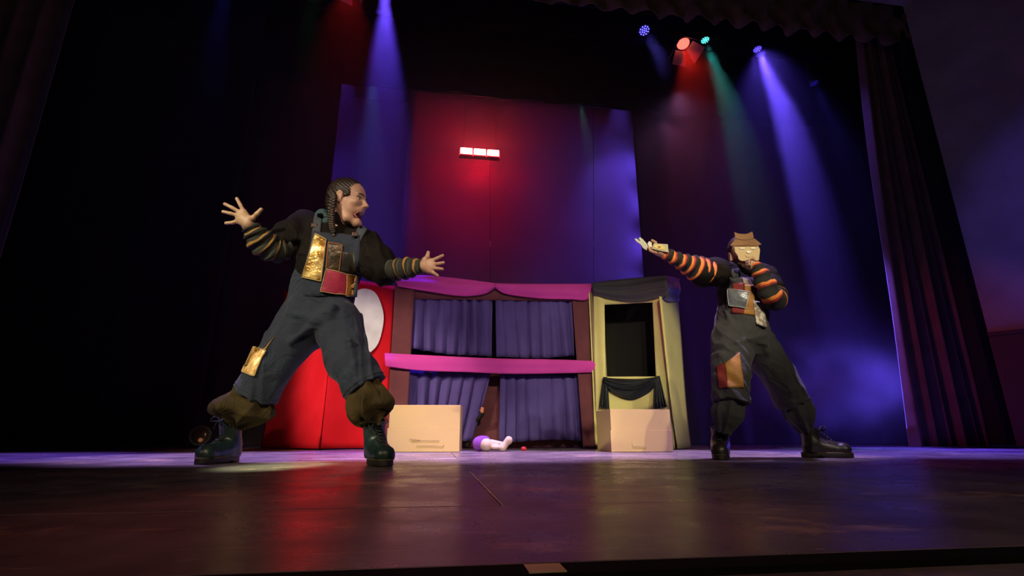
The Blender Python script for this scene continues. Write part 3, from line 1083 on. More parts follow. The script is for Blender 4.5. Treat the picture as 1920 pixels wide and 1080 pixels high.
# ---- lime booth
LA, LB, LC = ground(A(1116, 840, 5.46)), ground(A(1266, 843, 5.14)), ground(A(1292, 838, 5.62))
lb = thing('lime_booth', 'lime green felt booth with a black opening and dark swag drapery', 'booth', tuple((LA + LB) / 2))
lf = lambda px, py: AV(px, py, LA, LB)
ls = lambda px, py: AV(px, py, LB, LC)
nl = Vector((-(LB - LA).y, (LB - LA).x, 0)).normalized()
nl = nl if nl.y < 0 else -nl
ns = Vector((-(LC - LB).y, (LC - LB).x, 0)).normalized()
ns = ns if ns.x > 0 else -ns
lfo = lambda d: (lambda px, py: lf(px, py) + nl * d)
sheet('front_panel', low(px_quad([(1116, 841), (1137, 841), (1133, 560), (1112, 545)], lf)), 8, 30, wob(11, 0.004, 0.8), 0.01, M_lime, lb)
sheet('front_panel', low(px_quad([(1236, 842), (1266, 842), (1237, 555), (1223, 560)], lf)), 8, 30, wob(12, 0.004, 0.8), 0.01, M_lime, lb)
sheet('front_panel', low(px_quad([(1136, 842), (1238, 842), (1232, 706), (1134, 706)], lfo(-0.004))), 14, 14, wob(13, 0.004, 1), 0.01, M_lime, lb)
sheet('front_panel', px_quad([(1114, 572), (1236, 566), (1236, 548), (1113, 548)], lfo(-0.006)), 14, 4, None, 0.01, M_lime, lb)


def sideP(u, v):
    q = low(px_quad([(1266, 842), (1293, 838), (1270, 560), (1237, 556)], ls))
    p = q(u, v)
    return p + ns * (0.03 * (1 - v) ** 4)


sheet('side_panel', sideP, 14, 30, wob(14, 0.008, 0.8), 0.01, M_lime, lb)
tube('corner_seam', [sideP(0, k / 12) for k in range(13)], 0.008, M_lime, lb, seg=8)
LD = LA + (LC - LB)
ztop = lf(1180, 530).z
sheet('far_panel', quad(LD + Vector((0, 0, .01)), LA + Vector((0, 0, .01)), LA + Vector((0, 0, ztop - 0.05)), LD + Vector((0, 0, ztop - 0.05))), 6, 10, None, 0.01, M_lime, lb)
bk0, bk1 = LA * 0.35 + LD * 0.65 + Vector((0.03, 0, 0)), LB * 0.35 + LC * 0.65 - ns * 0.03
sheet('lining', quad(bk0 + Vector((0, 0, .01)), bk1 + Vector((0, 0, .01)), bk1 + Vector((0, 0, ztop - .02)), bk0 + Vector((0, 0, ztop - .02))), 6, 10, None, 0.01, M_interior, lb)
for p in (LA, LB, LC):
    q = p * 0.94 + (LA + LC) * 0.03
    tube('frame_pole', [q, q + Vector((0, 0, ztop - 0.05))], 0.015, M_pole, lb, seg=8)


def strip(name, top, bot, place, nrm, m, parent, nf, amp, seed, nu=30, nv=14, belly=0.02):
    T = smooth_path([place(x, y) for x, y in top], nu)
    B = smooth_path([place(x, y) for x, y in bot], nu)
    r = random.Random(seed)
    a0, a1 = r.uniform(0, 6), r.uniform(0, 6)

    def P(u, v):
        i = min(int(round(u * nu)), nu)
        return B[i] * (1 - v) + T[i] * v

    def dsp(u, v):
        return 0.012 + belly * math.sin(math.pi * v) + amp * (math.sin(nf * 6.28 * v + a0 + 2.0 * math.sin(2 * u + a1)) + 0.5 * math.sin(nf * 10 * v + a1 + 2 * u))
    return sheet(name, P, nu, nv, dsp, 0.008, m, parent, normal=nrm)


strip('top_drape', [(1110, 531), (1140, 527), (1200, 521), (1251, 517)], [(1113, 553), (1150, 562), (1195, 567), (1237, 559), (1252, 556)], lf, nl, M_darkcloth, lb, 3, 0.006, 91)
strip('top_drape', [(1249, 518), (1258, 519), (1271, 523)], [(1240, 560), (1252, 566), (1270, 567)], ls, ns, M_darkcloth, lb, 2, 0.006, 92, nu=12)
box('clamp', ls(1256, 534) + ns * 0.05, (0.008, 0.008, 0.02), mat('bright_clamp', (0.5, 0.45, 0.5), 0.35, metal=0.7), lb)
strip('swag', [(1133, 708), (1160, 710), (1200, 710), (1234, 706)], [(1133, 717), (1150, 738), (1183, 750), (1215, 738), (1236, 715)], lfo(0.01), nl, M_velvet, lb, 3.2, 0.010, 93, nv=24, belly=0.03)


def tail(q, seed, n=4):
    fd = folds(n, 0.012, seed, 0.8)
    sheet('swag_tail', px_quad(q, lfo(0.035)), 40, 10, lambda u, v: fd(u, v) * (1.1 - 0.7 * v), 0.006, M_velvet, lb, normal=nl)


tail([(1124, 764), (1144, 768), (1140, 708), (1132, 707)], 95)
tail([(1227, 768), (1252, 763), (1238, 705), (1229, 707)], 97)

# ---- cardboard boxes
M_card = mat('brown_cardboard', (0.50, 0.365, 0.145), 0.85, (0.48, 0.35, 0.138), nscale=4, bump=0.05, bscale=30)
M_cardin = mat('brown_crease_line', (0.20, 0.13, 0.07), 0.9)


def carton(label, P0, P1, depth, h, seam, handle):
    """P0, P1: floor corners of the front, left to right"""
    d = (P1 - P0).normalized()
    n = Vector((d.y, -d.x, 0))          # towards the camera
    w = (P1 - P0).length
    t = thing('cardboard_box', label, 'box', tuple(P0), 'cardboard boxes before the booths')
    R = Matrix((d, -n, Vector((0, 0, 1)))).transposed()
    C = (P0 + P1) / 2
    z = Vector((0, 0, 1))
    th = 0.003
    box('front_wall', C - n * th + z * (h * seam + (h - h * seam) / 2), (w / 2, th, (h - h * seam) / 2 - 0.001), M_card, t, R, 0.0015)
    box('front_flap', C + n * 0.004 + z * (h * seam / 2 + 0.002) + d * -0.004, (w / 2 + 0.004, th, h * seam / 2 - 0.001), M_card, t, R, 0.0015)
    box('rear_wall', C - n * (depth - th) + z * h / 2, (w / 2, th, h / 2), M_card, t, R, 0.0015)
    for s, q in ((1, P0), (-1, P1)):
        box('side_wall', q + d * (s * th) - n * depth / 2 + z * h / 2, (th, depth / 2 - 0.006, h / 2), M_card, t, R, 0.0015)
    box('bottom', C - n * depth / 2 + z * 0.005, (w / 2 - 0.006, depth / 2 - 0.006, 0.003), M_card, t, R, 0)
    # open flaps folded outwards at the back, and thin brown crease lines on the front
    box('lid_flap', C - n * depth / 2 + z * (h - 0.004), (w / 2 - 0.008, depth / 2 - 0.01, 0.002), M_card, t, R, 0)
    for (u0, v0, u1, v1) in handle:
        a = P0 + d * (w * u0) + z * (h * v0) + n * 0.0095
        b = P0 + d * (w * u1) + z * (h * v1) + n * 0.0095
        tube('crease_mark', [a, (a + b) / 2 + z * 0.002, b], 0.0013, M_cardin, t, seg=5, n=8)
    return t


Pb0, Pb1 = ground(A(726, 848, 4.35)), ground(A(861, 848, 4.37))
hb = A(727, 759, 4.35).z
carton('plain cardboard box standing before the left end of the purple puppet booth', Pb0, Pb1, 0.34, hb, 0.5,
       [(0.33, .23, .72, .24), (0.40, .13, .78, .12), (0.78, .12, .785, .16), (0.30, .27, .45, .245)])
Pc0, Pc1 = ground(A(1148, 848, 4.35)), ground(A(1262, 847.5, 4.42))
hb2 = A(1148, 767, 4.35).z
carton('cardboard box with a dark shaded side standing before the lime booth', Pc0, Pc1, 0.40, hb2, 0.5, [(0.33, .13, .55, .12), (0.33, .13, .32, .2)])

# ---- toys on the floor
gp = ground(A(905, 847, 4.55))
k_ = 4.55 / 1008
ty = thing('plush_toy', 'cream plush doll in purple lying on its side beside the plain cardboard box', 'toy', tuple(gp))
X = R_AX
U = Vector((0, 0, 1))
base = lambda dx, dz, dy=0.0: gp + X * (dx * k_) + U * (dz * k_) + F_AX * dy
M_cream = mat('cream_plush', (0.62, 0.50, 0.34), 0.9, nscale=20, bump=0.2, bscale=200)
M_plushpurple = mat('purple_plush', (0.22, 0.05, 0.35), 0.85, nscale=15, bump=0.2, bscale=200)
f = Field(*bounds([base(-22, 0, -.1), base(60, 40, .14)], 0.05), 0.005)
f.ell(base(6, 12), (0.055, 0.05, 0.052)).cone(base(6, 12), base(22, 12), 0.045, 0.03, 0.02)
f.cone(base(18, 16), base(40, 13), 0.024, 0.018, 0.015).cone(base(20, 8, -.03), base(36, 7, -.03), 0.02, 0.016, 0.012)
link('body', f.mesh('body'), M_cream, ty)
f = Field(*bounds([base(-22, 0, -.1), base(30, 40, .14)], 0.05), 0.005)
f.ell(base(-6, 14, .02), (0.062, 0.055, 0.062)).ell(base(2, 22, .03), (0.05, 0.045, 0.03)).plane((0, 0, 0.001), (0, 0, -1))
link('dress', f.mesh('dress'), M_plushpurple, ty)
f = Field(*bounds([base(20, 0, -.1), base(70, 40, .14)], 0.05), 0.004)
f.cone(base(38, 7, -.02), base(48, 21, -.02), 0.030, 0.026, 0.01).ell(base(36, 6.5, -.02), (0.028, 0.028, 0.026)).ell(base(50, 20, -.02), (0.026, 0.026, 0.03)).plane((0, 0, 0.001), (0, 0, -1))
link('shoe', f.mesh('shoe'), M_cream, ty)
gq = ground(A(982, 843, 4.75))
nz_ = thing('toy_nose', 'small red foam ball lying on the floor before the purple curtain', 'toy', tuple(gq))
f = Field(gq - Vector((.05, .05, .01)), gq + Vector((.05, .05, .06)), 0.003)
f.ell(gq + Vector((-0.006, 0, 0.018)), (0.020, 0.018, 0.0175)).ell(gq + Vector((0.014, 0, 0.014)), (0.012, 0.012, 0.0135))
link('ball', f.mesh('ball'), mat('red_foam', (0.6, 0.02, 0.02), 0.6), nz_)

# ================================================================== PERFORMERS
M_skin = mat('skin', (0.50, 0.30, 0.20), 0.5, (0.44, 0.25, 0.165), nscale=14, bump=0.05, bscale=90, sss=0.12)
M_denim = mat('dark_denim', (0.014, 0.022, 0.042), 0.85, (0.011, 0.017, 0.034), nscale=10, bump=0.25, bscale=260, sheen=0.1, wrinkle=0.55, wscale=8)
M_charcoal = mat('charcoal_twill', (0.040, 0.040, 0.046), 0.85, (0.032, 0.032, 0.037), nscale=10, bump=0.25, bscale=260, sheen=0.1, wrinkle=0.55, wscale=8)
M_jacket = mat('black_brown_cotton', (0.010, 0.0072, 0.0060), 0.8, (0.006, 0.0045, 0.004), nscale=6, bump=0.15, bscale=160, spec=0.12, wrinkle=0.55, wscale=8)
M_olive = mat('olive_corduroy', (0.052, 0.036, 0.012), 0.85, (0.032, 0.022, 0.008), nscale=9, bump=0.2, bscale=200, spec=0.15, wrinkle=0.55, wscale=8)
M_boot = mat('dark_green_leather', (0.013, 0.029, 0.025), 0.38, (0.010, 0.023, 0.020), nscale=12, bump=0.06, bscale=60)
M_boot2 = mat('black_leather', (0.022, 0.018, 0.016), 0.38, nscale=12, bump=0.06, bscale=60)
M_sole = mat('dark_rubber_sole', (0.020, 0.014, 0.012), 0.6)
M_lace = mat('black_lace', (0.012, 0.012, 0.012), 0.8)
M_welt = mat('amber_welt_stitch', (0.16, 0.11, 0.04), 0.6)
M_hair = mat('dark_brown_hair', (0.030, 0.016, 0.010), 0.45, (0.014, 0.008, 0.006), nscale=30, stretch=(1, 1, 0.25), bump=0.4, bscale=120)
M_gold = mat('gold_lame', (0.95, 0.68, 0.24), 0.32, (0.30, 0.14, 0.02), nscale=15, bump=1.0, bscale=20, metal=0.55, lo=0.42, hi=0.58)
M_gold2 = mat('gold_brocade', (0.95, 0.72, 0.36), 0.45, (0.80, 0.42, 0.10), nscale=34, bump=0.3, bscale=60, metal=0.2, lo=0.45, hi=0.55)
M_bronze = mat('bronze_lame', (0.13, 0.085, 0.045), 0.35, (0.05, 0.045, 0.03), nscale=22, bump=0.8, bscale=36, metal=0.4)
M_crimson = mat('crimson_satin', (0.42, 0.03, 0.075), 0.5, (0.34, 0.02, 0.06), nscale=14, bump=0.5, bscale=30)
M_mustard = mat('mustard_cloth', (0.40, 0.19, 0.035), 0.7, (0.30, 0.13, 0.02), nscale=16, bump=0.2, bscale=60)
M_darkpatch = mat('black_sateen_patch', (0.030, 0.028, 0.022), 0.5, nscale=12, bump=0.4, bscale=40)
M_silver = mat('grey_silver_leatherette', (0.20, 0.22, 0.25), 0.35, (0.09, 0.10, 0.12), nscale=14, bump=0.8, bscale=30, metal=0.2)
M_floral = mat('white_floral_print', (0.66, 0.62, 0.56), 0.7, (0.30, 0.22, 0.18), nscale=40, bump=0.1, lo=0.44, hi=0.52)
M_darkred = mat('dark_red_cloth', (0.20, 0.015, 0.015), 0.8, nscale=14)
M_stitch = mat('tan_stitching', (0.42, 0.30, 0.13), 0.7)
M_teal = mat('teal_hood_cloth', (0.030, 0.075, 0.075), 0.8, nscale=8, bump=0.15, bscale=140)
M_strap = mat('grey_blue_strap', (0.045, 0.055, 0.07), 0.8, nscale=10, bump=0.15, bscale=160)
M_lip = mat('lip', (0.36, 0.13, 0.10), 0.4)
M_mouth = mat('mouth_inside', (0.10, 0.012, 0.012), 0.5)
M_tooth = mat('tooth', (0.75, 0.70, 0.60), 0.3)
M_eye = mat('eye_white', (0.75, 0.72, 0.68), 0.25)
M_iris = mat('dark_iris', (0.02, 0.012, 0.008), 0.2)
M_brow = mat('eyebrow_hair', (0.03, 0.018, 0.012), 0.7)
BK = (0.014, 0.013, 0.012)
M_str1 = stripes('black_gold_knit_stripes', [(0, BK), (0.42, (0.30, 0.15, 0.03)), (0.60, BK), (0.82, (0.045, 0.06, 0.03)), (0.9, BK)], 6.0)
M_str2 = stripes('black_orange_red_knit_stripes', [(0, BK), (0.42, (0.40, 0.03, 0.02)), (0.55, (0.72, 0.22, 0.04)), (0.76, BK)], 6.5)


def wpt(o, px, py):
    """where the sight line through a pixel first meets object o (None if it misses)"""
    r, _ = ray(px, py)
    hit = o.ray_cast(CAM - o.matrix_world.translation, r.normalized())
    return hit


class Skin:
    """surface of one garment mesh, to lay patches on"""
    def __init__(self, *mes):
        V, Fs, off = [], [], 0
        for me in mes:
            V += [v.co.copy() for v in me.vertices]
            Fs += [tuple(i + off for i in p.vertices) for p in me.polygons]
            off += len(me.vertices)
        self.t = BVHTree.FromPolygons(V, Fs)

    def at(self, px, py):
        r, _ = ray(px, py)
        loc, n, _, _ = self.t.ray_cast(CAM, r.normalized())
        if loc is None:
            return None
        return loc, n


def patch(name, px4, skin, m, parent, off=0.006, thick=0.008, nu=14, nv=14, label=None, edge=None, D=None):
    """a sewn-on cloth piece; px4 = bottom-left, bottom-right, top-right, top-left"""
    q = quad(*[Vector((x, y, 0)) for x, y in px4])
    G = {}
    for j in range(nv + 1):
        for i in range(nu + 1):
            p = q(i / nu, j / nv)
            G[i, j] = skin.at(p.x, p.y)
    ok = [v[0] for v in G.values() if v]
    if not ok:
        return None
    dmean = sum((p - CAM).dot(F_AX) for p in ok) / len(ok)
    for key, v in list(G.items()):
        if v is None or abs((v[0] - CAM).dot(F_AX) - dmean) > 0.14:
            p = q(key[0] / nu, key[1] / nv)
            G[key] = (A(p.x, p.y, dmean), -F_AX)
    # lay it smoothly: relax the hit points a little
    pts = {k: v[0] + v[1] * off for k, v in G.items()}
    nr = {k: v[1] for k, v in G.items()}
    for _ in range(2):
        new = {}
        for (i, j), p in pts.items():
            nb = [pts[a] for a in ((i - 1, j), (i + 1, j), (i, j - 1), (i, j + 1)) if a in pts]
            new[i, j] = p * 0.6 + sum(nb, Vector()) * (0.4 / len(nb)) if len(nb) == 4 else p
        pts = new
    N = (nu + 1) * (nv + 1)
    V = [pts[i, j] for j in range(nv + 1) for i in range(nu + 1)] + [pts[i, j] - nr[i, j] * thick for j in range(nv + 1) for i in range(nu + 1)]
    Fs = []
    w = nu + 1
    for j in range(nv):
        for i in range(nu):
            a = j * w + i
            Fs += [(a, a + 1, a + 1 + w, a + w), (N + a, N + a + w, N + a + w + 1, N + a + 1)]
    for i in range(nu):
        a = nv * w + i
        Fs += [(i, N + i, N + i + 1, i + 1), (a, a + 1, N + a + 1, N + a)]
    for j in range(nv):
        a, b = j * w, j * w + nu
        Fs += [(a, a + w, N + a + w, N + a), (b, N + b, N + b + w, b + w)]
    o = link(name, mesh(name, V, Fs), m, parent)
    if label:
        o['label'] = label
    if edge is not None:
        rim = [pts[i, 0] for i in range(nu + 1)] + [pts[nu, j] for j in range(1, nv + 1)] + [pts[i, nv] for i in range(nu - 1, -1, -1)] + [pts[0, j] for j in range(nv - 1, -1, -1)]
        link('stitching', tube_me('stitching', rim, 0.0028, 5), edge, o)
    return o


def boot(parent, heel, toe, height, m, seed, lean=Vector((0, 0, 0)), width=1.0):
    """lace-up boot from heel to toe on the floor"""
    d = (toe - heel)
    L = d.length
    d.normalize()
    y = Vector((0, 0, 1)).cross(d)
    z = Vector((0, 0, 1))
    k = L / 0.30
    B = lambda a, b, c: heel + d * (a * k) + y * (b * width) + z * c
    h = height
    top = B(0.07, 0, h) + lean
    f = Field(*bounds([B(0, -.07, 0), B(.3, .07, 0), B(.0, .07, h), top], 0.08), 0.0045)
    f.cone(B(.055, 0, .055), B(.07, 0, .075), 0.044 * width, 0.048 * width, 0.02)
    f.cone(B(.06, 0, .07), top, 0.047 * width, 0.055 * width, 0.02, flat=True)
    f.cone(B(.075, 0, .085), B(.17, 0, .062), 0.045, 0.040, 0.03)
    f.cone(B(.13, 0.006, .05), B(.245, 0, .05), 0.046 * width, 0.042 * width, 0.03)
    f.ell(B(.25, 0, .052), (0.044, 0.044, 0.036), k=0.015)
    f.cone(B(.045, 0, .04), B(.25, 0, .036), 0.040 * width, 0.040 * width, 0.02)
    f.plane((0, 0, 0.028), (0, 0, -1))
    f.disp(crease(0.0016, (60, 90), seed))
    up_ = link('boot', f.mesh('boot'), m, parent)
    # sole with heel block
    def outline(a):
        t = a
        pts = []
        for s in range(40):
            an = 6.2832 * s / 40
            ca, sa = math.cos(an), math.sin(an)
            xx = 0.148 + 0.158 * ca
            wd = 0.052 * (0.88 + 0.14 * math.sin(1.5 * ca + 0.6)) * width
            pts.append((xx, t * wd * math.copysign(abs(sa) ** 0.75, sa)))
        return pts
    V, Fs = [], []
    levels = [(0.002, 0.96), (0.006, 1.0), (0.026, 1.0), (0.031, 0.95)]
    for zz, sc_ in levels:
        for (a, b) in outline(sc_):
            zc_ = zz
            if zz < 0.01 and 0.085 < a < 0.13:
                zc_ = zz + 0.010 * math.sin(math.pi * (a - 0.085) / 0.045)
            V.append(B(a, 0, 0) + y * b + z * zc_)
    for j in range(len(levels) - 1):
        for s in range(40):
            s2 = (s + 1) % 40
            Fs.append((j * 40 + s, j * 40 + s2, (j + 1) * 40 + s2, (j + 1) * 40 + s))
    Fs.append(tuple(range(40))[::-1])
    Fs.append(tuple(120 + s for s in range(40)))
    link('sole', mesh('sole', V, Fs), M_sole, up_)
    rim = [B(a, 0, 0.0295) + y * b for a, b in outline(1.0)]
    link('welt', tube_me('welt', rim + [rim[0]], 0.0022, 5), M_welt, up_)
    # laces
    front = [B(.17, 0, .108), B(.145, 0, .120), B(.125, 0, .140)]
    n_l = 6
    a0, a1 = B(.185, 0, .100), top + d * 0.052 - z * 0.012
    mid = B(.128, 0, .142)
    path = smooth_path([a0, mid, a1], n_l)
    nrm = (d * 0.75 + z * 0.35).normalized()
    tng = []
    for i in range(n_l):
        for s in (1, -1):
            p, q = path[i] + y * (0.020 * s) + nrm * 0.002, path[i + 1] - y * (0.020 * s) + nrm * 0.002
            tng.append(tube_me('lace', [p, (p + q) / 2 + nrm * 0.007, q], 0.0032, 5))
    kn = path[-1] + nrm * 0.008
    for s in (1, -1):
        lp = [kn, kn + y * (0.03 * s) + nrm * 0.022 + z * 0.012, kn + y * (0.045 * s) + nrm * 0.03 - z * 0.012, kn + y * (0.02 * s) + nrm * 0.02 - z * 0.01, kn]
        tng.append(tube_me('lace', smooth_path(lp, 14), 0.0028, 5))
        tng.append(tube_me('lace', smooth_path([kn, kn + y * (0.02 * s) + nrm * 0.02 - z * 0.02, kn + y * (0.03 * s) + nrm * 0.016 - z * 0.05], 8), 0.0026, 5))
    link('laces', join_meshes('laces', tng), M_lace, up_)
    tube('collar', [top + (d * math.cos(a) * 0.054 + y * math.sin(a) * 0.054) * width - z * 0.004 for a in [6.2832 * i / 24 for i in range(25)]], 0.005, m, up_, seg=6)
    return up_, top


def hand_field(f, wrist, wrist_r, fingers, thumb, palm_r=0.017, fr=0.0092):
    """fingers: list of chains [base, mid, tip]; thumb the same; all grown out of the palm"""
    pc = sum((c[0] for c in fingers), Vector()) / len(fingers)
    for c in fingers:
        f.cone(wrist, c[0], wrist_r * 0.85, palm_r * 0.72, 0.012)
        for i in range(len(c) - 1):
            r0 = fr * (1.05 - 0.10 * i)
            f.cone(c[i], c[i + 1], r0, r0 * 0.90, 0.0035)
    for i in range(len(fingers) - 1):
        f.cone(fingers[i][0], fingers[i + 1][0], palm_r * 0.75, palm_r * 0.75, 0.008)
    f.ell((wrist * 0.45 + pc * 0.55), (0.030, 0.022, 0.030), k=0.02)
    f.cone(wrist * 0.6 + pc * 0.4, thumb[0], palm_r * 1.05, palm_r * 0.85, 0.015)
    for i in range(len(thumb) - 1):
        f.cone(thumb[i], thumb[i + 1], fr * (1.25 - 0.12 * i), fr * (1.12 - 0.12 * i), 0.006)
    return f


def nails(chains, view, parent, r=0.0055):
    ms = []
    for c in chains:
        t = (c[-1] - c[-2]).normalized()
        n = view - t * view.dot(t)
        n.normalize()
        b = t.cross(n)
        p = c[-1] + n * 0.0062
        ms.append(mesh('nail', [p - t * r - b * r * .8, p + t * r - b * r * .7, p + t * r + b * r * .7, p - t * r + b * r * .8,
                                p + n * .0015], [(0, 1, 4), (1, 2, 4), (2, 3, 4), (3, 0, 4), (3, 2, 1, 0)]))
    return ms


def head_mesh(M, open_mouth=True):
    """canonical head: face to +X, up +Z; the origin lies between the ears"""
    f = Field((-0.13, -0.11, -0.25), (0.145, 0.11, 0.15), 0.003)
    jaw = -0.022 if open_mouth else 0.0
    f.ell((-0.012, 0, 0.040), (0.100, 0.078, 0.090), k=0.02)
    f.ell((0.030, 0, 0.010), (0.062, 0.066, 0.085), k=0.03)
    f.ell((0.040, 0, -0.045), (0.048, 0.055, 0.060), k=0.03)
    for s in (-1, 1):
        f.cone((-0.005, s * 0.056, -0.050), (0.030, s * 0.045, -0.095 + jaw), 0.024, 0.022, 0.03)
        f.cone((0.030, s * 0.045, -0.095 + jaw), (0.066, s * 0.012, -0.115 + jaw), 0.022, 0.020, 0.02)
        f.ell((0.066, s * 0.040, -0.028), (0.022, 0.024, 0.018), k=0.02)
        f.cone((0.086, s * 0.012, 0.018), (0.076, s * 0.046, 0.016), 0.009, 0.008, 0.012)
        f.ell((0.097, s * 0.013, -0.040), (0.012, 0.009, 0.009), k=0.006)
    f.ell((0.072, 0, -0.113 + jaw), (0.020, 0.024, 0.018), k=0.02)
    f.cone((0.086, 0, 0.012), (0.110, 0, -0.030), 0.010, 0.0115, 0.012)
    f.ell((0.113, 0, -0.034), (0.012, 0.012, 0.011), k=0.008)
    f.ell((0.082, 0, -0.060), (0.020, 0.030, 0.018), k=0.02)
    for s in (-1, 1):
        f.ell((0.096, s * 0.033, -0.003), (0.022, 0.017, 0.009), k=0.010, op='s')
    if open_mouth:
        f.ell((0.092, 0, -0.094), (0.048, 0.036, 0.019), k=0.008, op='s')
        f.cone((0.088, -0.016, -0.072), (0.088, 0.016, -0.072), 0.006, 0.006, 0.006)
        f.cone((0.080, -0.015, -0.115), (0.080, 0.015, -0.115), 0.0065, 0.0065, 0.006)
    else:
        f.cone((0.089, -0.02, -0.080), (0.089, 0.02, -0.080), 0.003, 0.003, 0.004, op='s')
    # ears
    for s in (-1, 1):
        f.ell((-0.012, s * 0.080, -0.002), (0.019, 0.010, 0.034), k=0.008)
        f.ell((-0.008, s * 0.090, 0.002), (0.010, 0.008, 0.018), k=0.005, op='s')
        f.ell((-0.006, s * 0.080, -0.034), (0.009, 0.008, 0.010), k=0.008)
    f.cone((-0.022, 0, -0.055), (-0.040, 0, -0.185), 0.056, 0.060, 0.03)
    f.plane((0, 0, -0.22), (0, 0, -1))
    return f.mesh('head', M)


def face_parts(M, parent, open_mouth=True):
    T = lambda p: M @ Vector(p)
    for s in (-1, 1):
        o = link('eye', lathe_me('eye', [(0.001, -0.012), (0.007, -0.0097), (0.0115, -0.0035), (0.0115, 0.0035), (0.007, 0.0097), (0.001, 0.012)],
                                 M @ Matrix.Translation((0.0715, s * 0.033, -0.003)) @ Matrix.Rotation(math.pi / 2, 4, 'Y'), 16), M_eye, parent)
        link('iris', lathe_me('iris', [(0.0055, 0.0), (0.0045, 0.0012), (0.001, 0.0018)], M @ Matrix.Translation((0.0827, s * 0.033, -0.003)) @ Matrix.Rotation(math.pi / 2, 4, 'Y'), 12), M_iris, o)
        tube('eyebrow', [T((0.0945, s * 0.012, 0.020)), T((0.0925, s * 0.030, 0.026)), T((0.082, s * 0.050, 0.020))], lambda t: 0.0062 * (1 - 0.5 * t), M_brow, parent, seg=6, n=8)
    if open_mouth:
        f = Field((0.02, -0.05, -0.13), (0.12, 0.05, -0.05), 0.003)
        f.ell((0.056, 0, -0.094), (0.022, 0.034, 0.021))
        link('mouth', f.mesh('mouth', M), M_mouth, parent)
        tube('teeth', [T((0.078, -0.014, -0.0795)), T((0.086, 0, -0.0785)), T((0.078, 0.014, -0.0795))], 0.0045, M_tooth, parent, seg=6, n=8)
        tube('lips', [T((0.066, -0.034, -0.093)), T((0.086, -0.020, -0.0745)), T((0.0945, 0, -0.0715)), T((0.086, 0.020, -0.0745)), T((0.066, 0.034, -0.093)),
                      T((0.078, 0.020, -0.113)), T((0.087, 0, -0.1175)), T((0.078, -0.020, -0.113)), T((0.066, -0.034, -0.093))], 0.0042, M_lip, parent, seg=8, n=40)


def head_frame(center, face_dir, up):
    x = face_dir.normalized()
    y = up.cross(x).normalized()
    z = x.cross(y)
    R = Matrix((x, y, z)).transposed().to_4x4()
    return Matrix.Translation(center) @ R


def garment(name, build, pts, pad, h, m, parent, cr=None):
    f = Field(*bounds(pts, pad), h)
    build(f)
    for c in (cr or []):
        f.disp(c)
    me = f.mesh(name)
    return link(name, me, m, parent), me, f


def sleeve(name, pts, radii, m, parent, seed, n=70, bunch=0.10, seg=28):
    path = smooth_path(pts, n)
    rs = smooth_path([Vector((r, 0, 0)) for r in radii], n)
    r_ = random.Random(seed)
    p0, p1 = r_.uniform(0, 6), r_.uniform(0, 6)

    def w(s, a):
        return bunch * math.sin(s * 44 + 1.6 * math.sin(a + p0) + p1) + 0.06 * math.sin(2 * a + 9 * s + p1)
    me = tube_me(name, path, [v.x for v in rs], seg, w, 1.0, True)
    return link(name, me, m, parent)


def braid(name, pts, width, turns, m, parent, end=True):
    path = smooth_path(pts, int(turns * 14))
    n = len(path)
    ms = []
    for k in range(3):
        st = []
        for i, p in enumerate(path):
            t = (path[min(i + 1, n - 1)] - path[max(i - 1, 0)]).normalized()
            side = t.cross(F_AX).normalized()
            fr = side.cross(t)
            a = 6.2832 * (turns * i / (n - 1) + k / 3)
            sc_ = 1 - 0.35 * i / (n - 1)
            st.append(p + side * (width * sc_ * math.sin(a)) + fr * (width * 0.55 * sc_ * math.sin(2 * a)))
        ms.append(tube_me('strand', st, lambda s: width * 0.72 * (1 - 0.35 * s), 8))
    tl = path[-1] - path[-3]
    tl.normalize()
    o = link(name, join_meshes(name, ms), m, parent)
    if end:
        link('braid_tail', tube_me('braid_tail', [path[-1], path[-1] + tl * 0.02, path[-1] + tl * 0.05], [width * 0.7, width * 0.9, width * 0.2], 8), m, o)
        link('hair_tie', tube_me('hair_tie', [path[-1] - tl * 0.004, path[-1] + tl * 0.006], width * 0.85, 10), M_lace, o)
    return o


# ------------------------------------------------------------------ performer in profile, arms thrown wide
D1 = 2.66
P1 = thing('person', 'performer in patched denim overalls with braids, arms thrown wide, mouth open', 'person', (0, 0, 0))
P1.location = ground(A(580, 868, 2.62))


